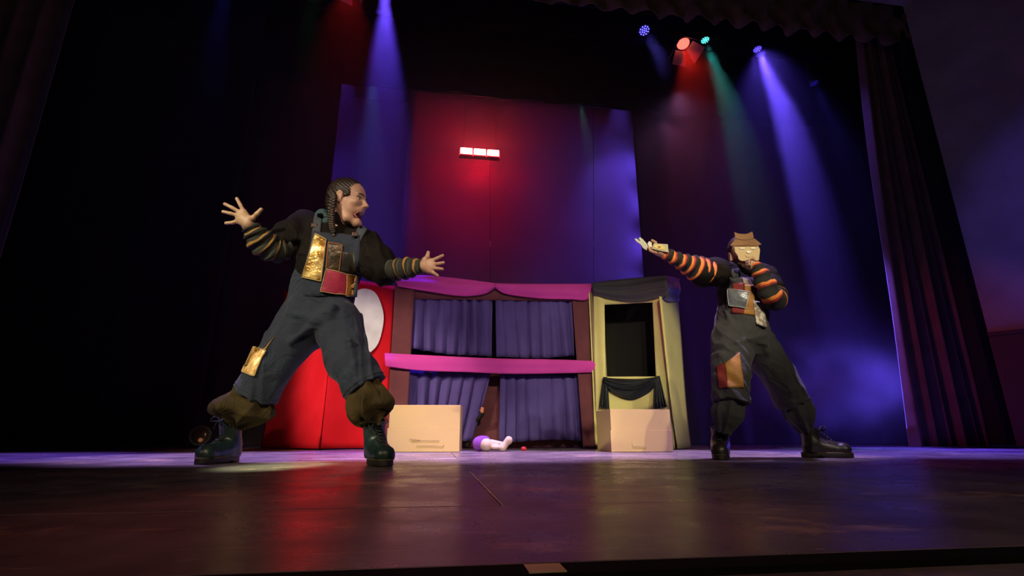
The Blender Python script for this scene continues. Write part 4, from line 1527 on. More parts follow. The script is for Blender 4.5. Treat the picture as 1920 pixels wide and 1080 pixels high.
def profile_performer():
    P = P1
    sho_l, sho_r = A(572, 424, 2.70), A(683, 462, 2.60)
    elb_l, wri_l = A(512, 466, 2.54), A(463, 422, 2.42)
    elb_r, wri_r = A(722, 509, 2.50), A(796, 498, 2.40)
    neck = A(640, 425, 2.63)
    hip = A(598, 585, 2.68)
    chest = A(625, 480, 2.66)
    knee_l, knee_r = A(506, 692, 2.62), A(658, 684, 2.53)
    ank_l, ank_r = A(430, 838, 2.78), A(703, 838, 2.57)
    Mh = head_frame(A(652, 378, 2.60), R_AX * 0.99 - F_AX * 0.14 + Vector((0, 0, -0.02)), (Vector((0, 0, 1)) + R_AX * 0.06 + F_AX * 0.0).normalized())
    hm = head_mesh(Mh)
    # hands
    Dl = 2.40
    hl = lambda x, y, d=0.0: A(x, y, Dl + d)
    fin_l = [[hl(458, 398), hl(451, 385, -.01), hl(444, 372.5, -.015)],
             [hl(451, 399), hl(436, 390, -.012), hl(421.5, 382.5, -.015)],
             [hl(447.5, 404.5), hl(433, 400.5, -.012), hl(418.5, 397, -.012)],
             [hl(447, 414, .005), hl(436, 417.5), hl(424, 418.5, .0)]]
    th_l = [hl(474, 409, -.01), hl(482, 401, -.02), hl(489.5, 393, -.025)]
    f = Field(*bounds(sum(fin_l, []) + th_l + [wri_l], 0.05), 0.0026)
    hand_field(f, A(466, 420, 2.41), 0.026, fin_l, th_l, fr=0.0098)
    f.cone(A(466, 420, 2.41), wri_l * 0.5 + elb_l * 0.5, 0.027, 0.03, 0.01)
    hml = f.mesh('hand')
    Dr = 2.38
    hr = lambda x, y, d=0.0: A(x, y, Dr + d)
    fin_r = [[hr(806, 490), hr(818, 485, -.01), hr(830, 479, -.012)],
             [hr(810, 496), hr(821, 494.5, -.012), hr(831.5, 492.6, -.012)],
             [hr(809.5, 502), hr(820, 503.5, -.01), hr(829.5, 504.6, -.01)],
             [hr(806.5, 508), hr(814, 512.5, -.005), hr(820.5, 516.7)]]
    th_r = [hr(797, 487, -.012), hr(801.5, 481, -.02), hr(803, 473.5, -.02)]
    f = Field(*bounds(sum(fin_r, []) + th_r + [wri_r], 0.05), 0.0026)
    hand_field(f, A(797, 498, 2.39), 0.025, fin_r, th_r, fr=0.0088)
    f.cone(A(797, 498, 2.39), wri_r * 0.6 + elb_r * 0.4, 0.026, 0.03, 0.01)
    hmr = f.mesh('hand')
    # body under the clothes
    f = Field(*bounds([sho_l, sho_r, elb_l, elb_r, wri_l, wri_r, neck, hip, knee_l, knee_r, ank_l, ank_r], 0.2), 0.010)
    f.cone(hip, chest, 0.13, 0.13, 0.05).cone(chest, neck, 0.12, 0.06, 0.05)
    f.cone(chest, sho_l, 0.10, 0.065, 0.05).cone(chest, sho_r, 0.10, 0.065, 0.05)
    f.cone(neck, Mh @ Vector((-0.035, 0, -0.14)), 0.055, 0.05, 0.02)
    for s, e, w in ((sho_l, elb_l, wri_l), (sho_r, elb_r, wri_r)):
        f.cone(s, e, 0.055, 0.042, 0.02).cone(e, w, 0.042, 0.028, 0.02)
    shin_l, shin_r = A(433, 796, 2.73), A(699, 796, 2.57)
    f.cone(A(578, 600, 2.68), knee_l, 0.085, 0.06, 0.03).cone(knee_l, shin_l, 0.058, 0.036, 0.02).cone(shin_l, ank_l, 0.036, 0.03, 0.02)
    f.cone(A(628, 600, 2.66), knee_r, 0.085, 0.06, 0.03).cone(knee_r, shin_r, 0.058, 0.036, 0.02).cone(shin_r, ank_r, 0.036, 0.03, 0.02)
    body = f.mesh('body')
    b = link('body', join_meshes('body', [hm, hml, hmr, body]), M_skin, P)
    face_parts(Mh, b)
    # hair, slicked back over the crown
    f = Field((-0.14, -0.12, -0.13), (0.13, 0.12, 0.17), 0.0035)
    f.ell((-0.018, 0, 0.046), (0.104, 0.085, 0.094))
    f.ell((-0.070, 0, -0.015), (0.050, 0.065, 0.060), k=0.03)
    f.ell((0.100, 0, 0.022), (0.062, 0.085, 0.088), k=0.008, op='s')
    for s in (-1, 1):
        f.ell((0.026, s * 0.066, 0.015), (0.022, 0.018, 0.038), k=0.01)
        f.ell((0.045, s * 0.085, -0.050), (0.062, 0.05, 0.050), k=0.008, op='s')
        f.ell((-0.010, s * 0.092, -0.010), (0.022, 0.025, 0.034), k=0.006, op='s')
    f.disp(lambda X, Y, Z: 0.0018 * np.sin(36 * np.arctan2(Z - 0.02, np.abs(Y) + 0.02) + 14 * np.sin(18 * X)) * np.ones_like(X + Y + Z))
    link('hair', f.mesh('hair', Mh), M_hair, b)
    braid('braid', [Mh @ Vector((-0.072, -0.062, 0.03)), A(625, 372, 2.50), A(621, 398, 2.49), A(622, 420, 2.485), A(625, 436, 2.50)], 0.0148, 6.5, M_hair, b)
    braid('braid', [Mh @ Vector((-0.068, 0.06, 0.0)), A(672, 428, 2.64), A(684, 452, 2.53), A(693, 470, 2.50)], 0.0125, 5.5, M_hair, b)
    tube('earring', [Mh @ Vector((-0.004, -0.088, -0.043)), Mh @ Vector((-0.003, -0.090, -0.050))], 0.004, M_lace, b, seg=8)
    # jacket with full sleeves
    def jk(f):
        f.cone(A(606, 560, 2.68), A(618, 490, 2.67), 0.155, 0.165, 0.04)
        f.cone(A(618, 490, 2.67), A(625, 455, 2.67), 0.165, 0.13, 0.05)
        f.cone(A(618, 470, 2.67), sho_l, 0.13, 0.090, 0.05)
        f.cone(A(640, 475, 2.65), sho_r, 0.13, 0.085, 0.05)
        f.cone(sho_l, A(540, 448, 2.60), 0.090, 0.092, 0.03)
        f.cone(A(540, 448, 2.60), A(517, 462, 2.55), 0.092, 0.074, 0.03)
        f.cone(sho_r, A(705, 492, 2.54), 0.088, 0.095, 0.03)
        f.cone(A(705, 492, 2.54), A(722, 508, 2.50), 0.095, 0.072, 0.03)
        f.cone(A(632, 440, 2.65), Mh @ Vector((-0.035, 0, -0.125)), 0.085, 0.066, 0.03)
    _, jme, jf = garment('jacket', jk, [sho_l, sho_r, A(606, 580, 2.68), elb_l, elb_r, neck], 0.2, 0.006, M_jacket, b, [crease(0.009, (16, 26, 40), 4)])
    # hood lying on the shoulder behind the braid
    def hood(f):
        f.cone(A(584, 408, 2.70), A(604, 403, 2.66), 0.014, 0.026, 0.02)
        f.cone(A(604, 403, 2.66), A(619, 414, 2.57), 0.026, 0.020, 0.02)
        f.cone(A(604, 403, 2.66), A(630, 410, 2.74), 0.026, 0.040, 0.03)
        f.cone(A(598, 412, 2.64), A(614, 420, 2.58), 0.018, 0.018, 0.03)
    garment('hood', hood, [A(582, 412, 2.72), A(625, 400, 2.76), A(620, 408, 2.58)], 0.09, 0.006, M_teal, b, [crease(0.004, (30, 46), 8)])
    # dungarees
    leg_l0, leg_l1, leg_l2 = A(572, 604, 2.68), knee_l, A(478, 741, 2.63)
    leg_r0, leg_r1, leg_r2 = A(632, 604, 2.64), A(657, 682, 2.55), A(687, 729, 2.54)
    def dg(f):
        f.cone(A(600, 590, 2.68), A(609, 535, 2.68), 0.168, 0.165, 0.04)
        f.cone(leg_l0, leg_l1, 0.138, 0.104, 0.03)
        f.cone(leg_l1, leg_l2, 0.104, 0.112, 0.03, flat=True)
        f.cone(leg_r0, leg_r1, 0.128, 0.100, 0.03)
        f.cone(leg_r1, leg_r2, 0.100, 0.102, 0.03, flat=True)
        # drag lines from the crotch and over the knees
        for (a, c, r) in ((A(612, 590, 2.53), A(545, 640, 2.53), 0.018), (A(606, 600, 2.53), A(556, 590, 2.53), 0.016), (A(622, 575, 2.5), A(618, 610, 2.52), 0.016),
                          (A(655, 640, 2.45), A(668, 715, 2.44), 0.012)):
            f.cone(a, c, r, r * 0.5, 0.03)
    dgo, dme, df = garment('overalls', dg, [leg_l0, leg_l2, leg_r2, A(609, 515, 2.68), A(548, 600, 2.68), A(690, 600, 2.68)], 0.17, 0.006, M_denim, b,
                           [crease(0.010, (17, 27, 41), 13)])
    sk = Skin(jme)
    bib = patch('bib', [(562, 556), (668, 556), (677, 446), (590, 436)], sk, M_denim, b, 0.016, 0.03, 22, 22, 'dark denim bib sewn with gold, bronze and crimson patches')
    skb = Skin(jme, dme, bib.data)
    patch('strap', [(586, 452), (599, 452), (606, 400), (590, 404)], Skin(jme), M_strap, b, 0.012, 0.018, 6, 14, 'grey-blue overall strap with a buckle')
    patch('strap', [(662, 452), (675, 456), (688, 432), (676, 424)], Skin(jme), M_strap, b, 0.012, 0.018, 6, 10)
    for (x, y) in ((592, 427), (668, 443)):
        h_ = skb.at(x, y)
        if h_:
            box('buckle', h_[0] + h_[1] * 0.016, (0.014, 0.006, 0.012), mat('brass_buckle', (0.05, 0.03, 0.02), 0.45, metal=0.6), b, bev=0.003)
    patch('gold_patch', [(568, 520), (602, 528), (612, 450), (592, 439)], skb, M_gold, b, 0.008, 0.012, 18, 22, 'shiny crumpled gold patch on the bib', M_stitch)
    patch('bronze_patch', [(611, 504), (635, 509), (642, 460), (616, 455)], skb, M_bronze, b, 0.006, 0.010, 12, 14, 'dark bronze patch on the bib', mat('orange_stitching', (0.35, 0.13, 0.04), 0.7))
    patch('black_patch', [(638, 510), (668, 513), (664, 474), (642, 472)], skb, M_darkpatch, b, 0.005, 0.009, 10, 10, 'black sateen pocket on the bib')
    skc = Skin(jme, dme, bib.data)
    patch('crimson_patch', [(601, 547), (646, 555), (648, 514), (612, 505)], skc, M_crimson, b, 0.014, 0.016, 16, 12, 'crimson satin pocket below the bib', M_stitch)
    patch('mustard_patch', [(646, 555), (661, 555), (669, 516), (648, 514)], skc, M_mustard, b, 0.013, 0.015, 10, 12, 'mustard strip beside the crimson pocket', M_stitch)
    skd = Skin(dme)
    patch('knee_patch', [(455, 697), (476, 705), (498, 657), (476, 650)], skd, M_gold2, b, 0.006, 0.010, 12, 14, 'bright gold brocade knee patch', M_stitch)
    patch('knee_patch', [(489, 660), (497, 657), (515, 631), (508, 640)], skd, M_mustard, b, 0.005, 0.008, 8, 8, 'mustard sliver above the knee patch')
    for (c0, c1, rr) in ((leg_l1, leg_l2, 0.116), (leg_r1, leg_r2, 0.108)):
        ax = (c1 - c0).normalized()
        x_ = ax.orthogonal().normalized()
        y_ = ax.cross(x_)
        cc = c1 - ax * 0.022
        ring = []
        tr = Skin(dme).t
        for i in range(49):
            a = 6.2832 * i / 48
            dr = x_ * math.cos(a) + y_ * math.sin(a)
            loc, nn, _, _ = tr.ray_cast(cc + dr * 0.3, -dr)
            ring.append((loc if loc is not None else cc + dr * rr) + dr * 0.001)
        tube('hem_seam', ring, 0.0022, mat('dark_seam', (0.02, 0.026, 0.036), 0.8), b, seg=5)
    # olive bloomers gathered above the boots
    def bl_l(f):
        f.cone(A(476, 732, 2.63), A(464, 758, 2.63), 0.078, 0.104, 0.02)
        f.ell(A(437, 762, 2.60), (0.090, 0.09, 0.048), k=0.04)
        f.ell(A(480, 772, 2.64), (0.088, 0.09, 0.058), k=0.04)
        f.ell(A(414, 766, 2.60), (0.036, 0.05, 0.026), k=0.03)
        f.cone(A(458, 772, 2.63), A(440, 791, 2.65), 0.066, 0.043, 0.03, flat=True)
    garment('breeches_leg', bl_l, [A(480, 735, 2.63), A(440, 766, 2.6), A(437, 798, 2.64)], 0.17, 0.005, M_olive, b,
            [radial_folds(A(445, 800, 2.63), A(480, 735, 2.63) - A(440, 800, 2.63), 7, 0.019, 3), crease(0.013, (16, 28), 21)])
    def bl_r(f):
        f.cone(A(687, 722, 2.54), A(690, 750, 2.53), 0.070, 0.096, 0.02)
        f.ell(A(716, 756, 2.50), (0.062, 0.08, 0.046), k=0.04)
        f.ell(A(676, 768, 2.50), (0.058, 0.08, 0.062), k=0.04)
        f.cone(A(692, 765, 2.52), A(697, 794, 2.53), 0.068, 0.043, 0.03, flat=True)
    garment('breeches_leg', bl_r, [A(688, 728, 2.54), A(716, 762, 2.5), A(697, 800, 2.52)], 0.16, 0.005, M_olive, b,
            [radial_folds(A(697, 800, 2.52), A(688, 728, 2.54) - A(697, 800, 2.52), 7, 0.019, 5), crease(0.013, (16, 28), 22)])
    # boots
    hl0, tl0 = ground(A(442, 868, 2.82)), ground(A(384, 870, 2.60))
    dl = (tl0 - hl0).normalized()
    boot(b, hl0, hl0 + dl * 0.270, 0.235, M_boot, 1, lean=(A(431, 789, 2.71) - (hl0 + dl * 0.063 + Vector((0, 0, 0.235)))) * 0.8)
    hr0, tr0 = ground(A(697, 868, 2.62)), ground(A(727, 874, 2.36))
    dr_ = (tr0 - hr0).normalized()
    boot(b, hr0, hr0 + dr_ * 0.270, 0.225, M_boot, 2, lean=(A(699, 791, 2.55) - (hr0 + dr_ * 0.063 + Vector((0, 0, 0.225)))) * 0.8)
    # striped arm warmers
    sleeve('arm_warmer', [A(542, 460, 2.59), A(514, 467, 2.53), A(487, 449, 2.46), A(468, 424, 2.415)], [0.064, 0.072, 0.064, 0.043], M_str1, b, 3)
    sleeve('arm_warmer', [A(712, 504, 2.52), A(728, 508, 2.49), A(762, 503, 2.44), A(794, 498, 2.395)], [0.055, 0.056, 0.050, 0.034], M_str1, b, 4)


profile_performer()

# ------------------------------------------------------------------ masked performer, arm stretched out
P2 = thing('person', 'performer in charcoal overalls hiding behind a cardboard mask, one striped arm stretched out', 'person', (0, 0, 0))
P2.location = ground(A(1440, 860, 3.2))


def masked_performer():
    P = P2
    sho_l, sho_r = A(1372, 520, 3.22), A(1432, 520, 3.22)
    elb_l, wri_l = A(1302, 500, 3.06), A(1240, 474, 2.96)
    elb_r, wri_r = A(1450, 566, 3.06), A(1414, 497, 3.00)
    neck = A(1398, 508, 3.26)
    hip = A(1388, 615, 3.24)
    chest = A(1396, 545, 3.24)
    kn_l, kn_r = A(1371, 705, 3.12), A(1462, 705, 3.30)
    an_l, an_r = A(1353, 838, 3.22), A(1514, 838, 3.37)
    Mh = head_frame(A(1393, 478, 3.20), -F_AX * 0.98 - R_AX * 0.12, (Vector((0, 0, 1)) - R_AX * 0.05).normalized())
    hm = head_mesh(Mh, False)
    Dl = 2.95
    hl = lambda x, y, d=0.0: A(x, y, Dl + d)
    fin = [[hl(1224, 462, .03), hl(1215, 461, .0), hl(1217, 466, -.03)],
           [hl(1226, 465, .03), hl(1216, 466, -.005), hl(1219, 470, -.032)],
           [hl(1229, 468, .03), hl(1220, 470, -.005), hl(1224, 472.5, -.032)],
           [hl(1232, 470, .03), hl(1226, 473, -.005), hl(1230, 474, -.028)]]
    th = [hl(1231, 462, .02), hl(1228, 455, .0), hl(1223, 451.5, -.015)]
    f = Field(*bounds(sum(fin, []) + th + [wri_l], 0.05), 0.0028)
    hand_field(f, A(1238, 472, 2.96), 0.025, fin, th, fr=0.0095)
    f.cone(A(1238, 472, 2.96), wri_l * 0.5 + elb_l * 0.5, 0.026, 0.03, 0.01)
    h1 = f.mesh('hand')
    Dr = 3.01
    hr = lambda x, y, d=0.0: A(x, y, Dr + d)
    fr_ = [[hr(1409, 492), hr(1404, 487, -.012), hr(1408, 485, -.03)],
           [hr(1408, 494), hr(1401, 490, -.012), hr(1405, 488.5, -.03)],
           [hr(1407, 497), hr(1400, 493.5, -.012), hr(1404, 492, -.03)],
           [hr(1407, 500), hr(1401, 497, -.012), hr(1405, 496, -.028)]]
    thr = [hr(1416, 491, -.01), hr(1414, 486, -.025), hr(1410, 482, -.03)]
    f = Field(*bounds(sum(fr_, []) + thr + [wri_r], 0.05), 0.0028)
    hand_field(f, A(1414, 498, 3.01), 0.024, fr_, thr, fr=0.009)
    f.cone(A(1414, 498, 3.01), wri_r * 0.5 + elb_r * 0.5, 0.025, 0.03, 0.01)
    h2 = f.mesh('hand')
    f = Field(*bounds([sho_l, sho_r, elb_l, elb_r, wri_l, wri_r, neck, hip, kn_l, kn_r, an_l, an_r], 0.2), 0.011)
    f.cone(hip, chest, 0.12, 0.12, 0.05).cone(chest, neck, 0.11, 0.055, 0.05)
    f.cone(chest, sho_l, 0.09, 0.06, 0.05).cone(chest, sho_r, 0.09, 0.06, 0.05)
    f.cone(neck, Mh @ Vector((-0.035, 0, -0.14)), 0.055, 0.05, 0.02)
    for s, e, w in ((sho_l, elb_l, wri_l), (sho_r, elb_r, wri_r)):
        f.cone(s, e, 0.05, 0.04, 0.02).cone(e, w, 0.04, 0.026, 0.02)
    f.cone(A(1374, 630, 3.22), kn_l, 0.085, 0.055, 0.03).cone(kn_l, A(1354, 806, 3.21), 0.055, 0.034, 0.02).cone(A(1354, 806, 3.21), an_l, 0.034, 0.03, 0.02)
    f.cone(A(1404, 630, 3.25), kn_r, 0.085, 0.055, 0.03).cone(kn_r, A(1514, 806, 3.37), 0.055, 0.034, 0.02).cone(A(1514, 806, 3.37), an_r, 0.034, 0.03, 0.02)
    body = f.mesh('body')
    b = link('body', join_meshes('body', [hm, h1, h2, body]), M_skin, P)
    face_parts(Mh, b, False)
    f = Field((-0.14, -0.12, -0.15), (0.13, 0.12, 0.17), 0.004)
    f.ell((-0.018, 0, 0.046), (0.104, 0.085, 0.094)).ell((-0.070, 0, -0.035), (0.050, 0.075, 0.080), k=0.03)
    f.ell((0.085, 0, 0.000), (0.058, 0.075, 0.085), k=0.01, op='s')
    link('hair', f.mesh('hair', Mh), M_hair, b)
    # jacket
    def jk(f):
        f.cone(A(1390, 610, 3.24), A(1397, 550, 3.24), 0.145, 0.150, 0.04)
        f.cone(A(1397, 550, 3.24), A(1400, 522, 3.24), 0.150, 0.12, 0.05)
        f.cone(A(1396, 535, 3.24), sho_l, 0.12, 0.085, 0.05)
        f.cone(A(1400, 535, 3.24), sho_r, 0.12, 0.080, 0.05)
        f.cone(sho_l, A(1340, 510, 3.14), 0.088, 0.090, 0.03)
        f.cone(A(1340, 510, 3.14), A(1318, 514, 3.09), 0.090, 0.086, 0.03)
        f.cone(sho_r, A(1446, 545, 3.12), 0.080, 0.082, 0.03)
        f.cone(A(1398, 518, 3.24), Mh @ Vector((-0.03, 0, -0.14)), 0.085, 0.068, 0.03)
    _, jme, _ = garment('jacket', jk, [sho_l, sho_r, A(1390, 620, 3.24), A(1318, 514, 3.09), A(1448, 550, 3.1), neck], 0.17, 0.007, M_jacket, b, [crease(0.009, (16, 26, 40), 44)])
    l0, l1, l2 = A(1372, 638, 3.20), A(1370, 700, 3.12), A(1371, 757, 3.08)
    r0, r1, r2 = A(1408, 634, 3.24), A(1458, 702, 3.29), A(1487, 754, 3.32)
    def dg(f):
        f.cone(A(1388, 630, 3.24), A(1394, 575, 3.24), 0.165, 0.150, 0.04)
        f.cone(l0, l1, 0.125, 0.106, 0.03)
        f.cone(l1, l2, 0.106, 0.102, 0.03, flat=True)
        f.cone(r0, r1, 0.120, 0.100, 0.03)
        f.cone(r1, r2, 0.100, 0.096, 0.03, flat=True)
        for (a, c, r) in ((A(1356, 640, 3.10), A(1392, 655, 3.08), 0.016), (A(1405, 620, 3.10), A(1440, 660, 3.14), 0.016), (A(1350, 665, 3.08), A(1385, 668, 3.05), 0.012)):
            f.cone(a, c, r, r * 0.5, 0.03)
    _, dme, _ = garment('overalls', dg, [l0, l2, r2, A(1394, 560, 3.24), A(1345, 640, 3.2)], 0.17, 0.007, M_charcoal, b, [crease(0.010, (17, 27, 41), 53)])
    bib = patch('bib', [(1362, 606), (1436, 606), (1432, 523), (1368, 520)], Skin(jme), M_charcoal, b, 0.016, 0.03, 18, 18, 'charcoal bib sewn with silver, mustard and floral patches')
    sk = Skin(jme, dme, bib.data)
    patch('strap', [(1370, 524), (1382, 524), (1384, 505), (1372, 505)], Skin(jme), M_charcoal, b, 0.012, 0.016, 6, 8)
    patch('strap', [(1420, 526), (1431, 527), (1428, 505), (1417, 505)], Skin(jme), M_charcoal, b, 0.012, 0.016, 6, 8)
    patch('red_patch', [(1372, 587), (1396, 589), (1394, 530), (1374, 532)], sk, M_darkred, b, 0.005, 0.008, 10, 14)
    patch('mustard_patch', [(1394, 589), (1417, 592), (1412, 534), (1396, 534)], sk, M_mustard, b, 0.007, 0.010, 12, 16, 'mustard cloth strip down the middle of the bib')
    patch('tan_patch', [(1394, 533), (1411, 535), (1406, 525), (1391, 521)], sk, mat('tan_suede', (0.35, 0.26, 0.18), 0.8), b, 0.007, 0.010, 6, 6)
    patch('silver_pocket', [(1368, 574), (1398, 579), (1404, 548), (1366, 543)], sk, M_silver, b, 0.013, 0.016, 14, 12, 'shiny grey leatherette pocket', mat('grey_stitching', (0.4, 0.4, 0.42), 0.6))
    patch('floral_patch', [(1417, 608), (1435, 613), (1428, 567), (1411, 564)], sk, M_floral, b, 0.013, 0.016, 10, 14, 'white floral print pocket')
    skd = Skin(dme)
    patch('knee_patch', [(1364, 727), (1395, 727), (1386, 661), (1360, 681)], skd, M_mustard, b, 0.006, 0.010, 12, 14, 'mustard patch on the knee')
    patch('knee_patch', [(1349, 729), (1366, 727), (1361, 680), (1343, 688)], skd, M_darkred, b, 0.005, 0.009, 10, 12, 'dark red patch beside the mustard knee patch')
    def b_l(f):
        f.cone(A(1370, 752, 3.09), A(1366, 775, 3.09), 0.085, 0.082, 0.03)
        f.ell(A(1350, 774, 3.10), (0.045, 0.06, 0.05), k=0.03)
        f.cone(A(1366, 775, 3.09), A(1355, 812, 3.11), 0.080, 0.045, 0.03, flat=True)
    garment('breeches_leg', b_l, [A(1370, 752, 3.09), A(1355, 812, 3.11)], 0.13, 0.005, M_charcoal, b, [radial_folds(A(1355, 815, 3.11), A(1368, 752, 3.09) - A(1355, 815, 3.11), 8, 0.012, 7), crease(0.004, (26, 40), 61)])
    def b_r(f):
        f.cone(A(1486, 750, 3.32), A(1498, 775, 3.33), 0.086, 0.085, 0.03)
        f.ell(A(1505, 765, 3.30), (0.05, 0.07, 0.06), k=0.03)
        f.cone(A(1498, 775, 3.33), A(1512, 808, 3.35), 0.080, 0.046, 0.03, flat=True)
    garment('breeches_leg', b_r, [A(1486, 750, 3.32), A(1512, 808, 3.35)], 0.13, 0.005, M_charcoal, b, [radial_folds(A(1512, 808, 3.35), A(1486, 750, 3.32) - A(1512, 808, 3.35), 8, 0.012, 9), crease(0.004, (26, 40), 62)])
    h0 = ground(A(1354, 858, 3.26))
    t0 = ground(A(1350, 866, 2.95))
    d_ = (t0 - h0).normalized()
    boot(b, h0, h0 + d_ * 0.27, 0.20, M_boot2, 5, lean=(A(1353, 803, 3.20) - (h0 + d_ * 0.063 + Vector((0, 0, 0.20)))) * 0.6, width=0.95)
    h0 = ground(A(1506, 858, 3.37))
    t0 = ground(A(1583, 858, 3.31))
    d_ = (t0 - h0).normalized()
    boot(b, h0, h0 + d_ * 0.275, 0.185, M_boot2, 6, lean=(A(1514, 806, 3.36) - (h0 + d_ * 0.064 + Vector((0, 0, 0.185)))) * 0.5, width=0.95)
    sleeve('arm_warmer', [A(1326, 512, 3.10), A(1305, 503, 3.06), A(1275, 489, 3.01), A(1243, 474, 2.965)], [0.086, 0.074, 0.052, 0.034], M_str2, b, 8, n=90)
    sleeve('arm_warmer', [A(1440, 532, 3.16), A(1450, 556, 3.09), A(1446, 556, 3.02), A(1430, 522, 3.0), A(1414, 496, 3.01)], [0.072, 0.074, 0.068, 0.052, 0.034], M_str2, b, 9, n=90)


masked_performer()

# ------------------------------------------------------------------ held things
# flat cardboard face with a hat, held in front of the masked performer's face
DM = 2.975
mk = thing('cardboard_mask', 'flat cardboard cut-out face with a brown hat held before the performer face', 'mask', tuple(A(1400, 465, DM)))


def cutout(name, outline, D, thick, m, parent, n=80):
    pts = smooth_path([A(x, y, D) for x, y in outline + outline[:1]], n)[:-1] if n else [A(x, y, D) for x, y in outline]
    N = len(pts)
    V = pts + [p + F_AX * thick for p in pts]
    Fs = [tuple(range(N))[::-1], tuple(N + i for i in range(N))] + [(i, (i + 1) % N, N + (i + 1) % N, N + i) for i in range(N)]
    me = mesh(name, V, Fs)
    bm = bmesh.new()
    bm.from_mesh(me)
    bmesh.ops.triangulate(bm, faces=[f for f in bm.faces if len(f.verts) > 4])
    bmesh.ops.recalc_face_normals(bm, faces=bm.faces)
    bm.to_mesh(me)
    bm.free()
    return link(name, me, m, parent, False)


M_face = mat('peach_card', (0.52, 0.38, 0.21), 0.8, (0.48, 0.35, 0.195), nscale=10)
M_hat = mat('brown_card', (0.24, 0.12, 0.055), 0.85, (0.19, 0.095, 0.042), nscale=14, bump=0.1)
M_paper = mat('white_paper', (0.72, 0.68, 0.60), 0.8)
cutout('face', [(1377, 461), (1378, 472), (1383, 478), (1385, 486), (1390, 489), (1398, 489), (1404, 486), (1412, 485), (1418, 489), (1423, 488), (1424, 478), (1425, 468), (1421, 460), (1400, 458)], DM, 0.004, M_face, mk, 0)
hat = cutout('hat', [(1369, 460), (1376, 452), (1379, 446), (1377, 435), (1384, 438), (1394, 439), (1402, 438), (1411, 434), (1413, 446), (1421, 452), (1428, 458), (1420, 461), (1400, 461), (1380, 461)], DM - 0.006, 0.005, M_hat, mk, 0)
tube('hat_band', [A(1379, 447, DM - 0.007), A(1396, 450, DM - 0.007), A(1413, 447, DM - 0.007)], 0.0018, mat('hat_band_brown', (0.13, 0.065, 0.03), 0.8), hat, seg=5, n=10)
for (x0_, x1_) in ((1386, 1397), (1407, 1417)):
    cutout('eye', [(x0_, 465.5), (x0_ + 2, 463.6), (x1_ - 2, 463.6), (x1_, 465.5), (x1_ - 2, 467), (x0_ + 2, 467)], DM - 0.004, 0.004, M_paper, mk, 0)
cutout('nose', [(1399, 471), (1402, 469.5), (1408, 470.5), (1409, 473), (1404, 475), (1400, 474)], DM - 0.005, 0.005, M_paper, mk, 0)
tube('mouth', [A(1397, 479, DM - 0.001), A(1401, 482, DM - 0.001), A(1407, 482, DM - 0.001)], 0.0016, mat('mouth_line', (0.35, 0.20, 0.09), 0.8), mk, seg=5, n=8)
# lolly stick the mask is held by
tube('handle', [A(1405, 470, DM + 0.006), A(1407, 502, DM + 0.012)], 0.005, M_pole, mk, seg=8)

# small card packet with a white paper rabbit-eared top in the outstretched hand
DP = 2.925
pk = thing('paper_prop', 'small yellow card packet with white paper ears in the outstretched hand', 'prop', tuple(A(1230, 465, DP)))
M_card2 = mat('pale_green_card', (0.46, 0.45, 0.28), 0.75)
cutout('packet', [(1222, 466), (1226, 456), (1252, 458), (1253.5, 473), (1238, 470)], DP, 0.022, M_card2, pk, 0)
cutout('label', [(1225, 462), (1230, 459), (1240, 460), (1247, 464), (1246, 468), (1238, 467), (1230, 465)], DP - 0.003, 0.003, mat('yellow_print', (0.72, 0.58, 0.16), 0.7), pk, 0)
cutout('spot_mark', [(1233, 462.6), (1236, 461.6), (1240, 463), (1237, 464)], DP - 0.005, 0.002, mat('grey_print', (0.12, 0.10, 0.06), 0.7), pk, 0)
cutout('white_collar', [(1214, 457), (1217, 452), (1222, 455), (1222, 464), (1217, 462)], DP - 0.002, 0.02, M_paper, pk, 0)
cutout('paper_ears', [(1190, 448), (1192, 446.5), (1198, 451), (1201, 452), (1197.5, 447), (1200, 444.5), (1206, 449), (1212, 456), (1215, 461), (1212, 469), (1206, 465), (1201, 458), (1194, 453)], DP + 0.004, 0.006, mat('pale_green_paper', (0.50, 0.52, 0.42), 0.8), pk, 0)

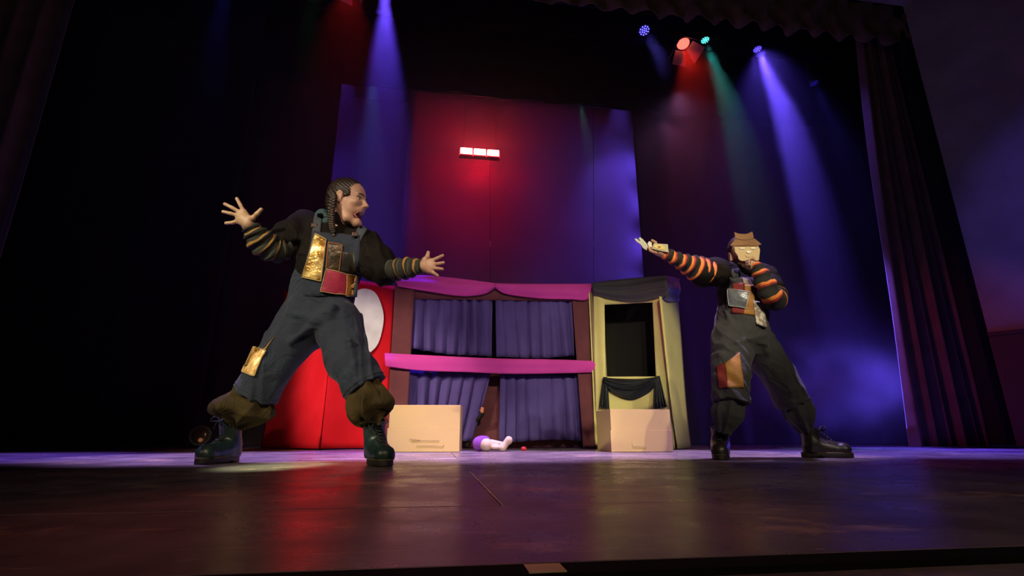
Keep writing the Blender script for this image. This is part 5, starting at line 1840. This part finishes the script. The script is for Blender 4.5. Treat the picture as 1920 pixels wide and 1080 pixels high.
# ================================================================== HAZE
def haze_box(name, label, lo, hi, dens, noise=None, aniso=0.2):
    c = [(a + b) / 2 for a, b in zip(lo, hi)]
    h = [(b - a) / 2 for a, b in zip(lo, hi)]
    me = mesh(name, *box_verts((0, 0, 0), h))
    m = bpy.data.materials.new(name + '_volume')
    m.use_nodes = True
    nt = m.node_tree
    nt.nodes.remove(nt.nodes['Principled BSDF'])
    out = nt.nodes['Material Output']
    vs = nt.nodes.new('ShaderNodeVolumeScatter')
    vs.inputs['Density'].default_value = dens
    vs.inputs['Anisotropy'].default_value = aniso
    nt.links.new(vs.outputs[0], out.inputs['Volume'])
    if noise:
        tc = nt.nodes.new('ShaderNodeTexCoord')
        nz = nt.nodes.new('ShaderNodeTexNoise')
        nz.inputs['Scale'].default_value = noise
        nz.inputs['Detail'].default_value = 1.5
        nt.links.new(tc.outputs['Object'], nz.inputs['Vector'])
        # thins out towards the rim of the puff
        ln = nt.nodes.new('ShaderNodeVectorMath')
        ln.operation = 'DIVIDE'
        ln.inputs[1].default_value = h
        nt.links.new(tc.outputs['Object'], ln.inputs[0])
        l2 = nt.nodes.new('ShaderNodeVectorMath')
        l2.operation = 'LENGTH'
        nt.links.new(ln.outputs[0], l2.inputs[0])
        mr = nt.nodes.new('ShaderNodeMapRange')
        mr.interpolation_type = 'SMOOTHSTEP'
        mr.inputs[1].default_value = 0.25
        mr.inputs[2].default_value = 1.0
        mr.inputs[3].default_value = 1.0
        mr.inputs[4].default_value = 0.0
        nt.links.new(l2.outputs['Value'], mr.inputs[0])
        m2 = nt.nodes.new('ShaderNodeMapRange')
        m2.inputs[1].default_value = 0.40
        m2.inputs[2].default_value = 0.64
        nt.links.new(nz.outputs['Fac'], m2.inputs[0])
        mu = nt.nodes.new('ShaderNodeMath')
        mu.operation = 'MULTIPLY'
        nt.links.new(mr.outputs[0], mu.inputs[0])
        nt.links.new(m2.outputs[0], mu.inputs[1])
        m3 = nt.nodes.new('ShaderNodeMath')
        m3.operation = 'MULTIPLY'
        m3.inputs[1].default_value = dens
        nt.links.new(mu.outputs[0], m3.inputs[0])
        nt.links.new(m3.outputs[0], vs.inputs['Density'])
    o = link(name, me, m, None, False)
    o.location = c
    tag(o, label, 'haze', kind='stuff')
    return o


haze_box('haze', 'thin stage haze hanging over the rear of the stage, lit by the coloured beams', (-7.4, 5.45, 0.02), (7.8, 10.9, 7.2), 0.085)
haze_box('smoke', 'puff of blue-lit smoke drifting low beside the masked performer', (3.9, 5.5, 0.03), (6.3, 6.9, 1.55), 3.0, noise=1.5)
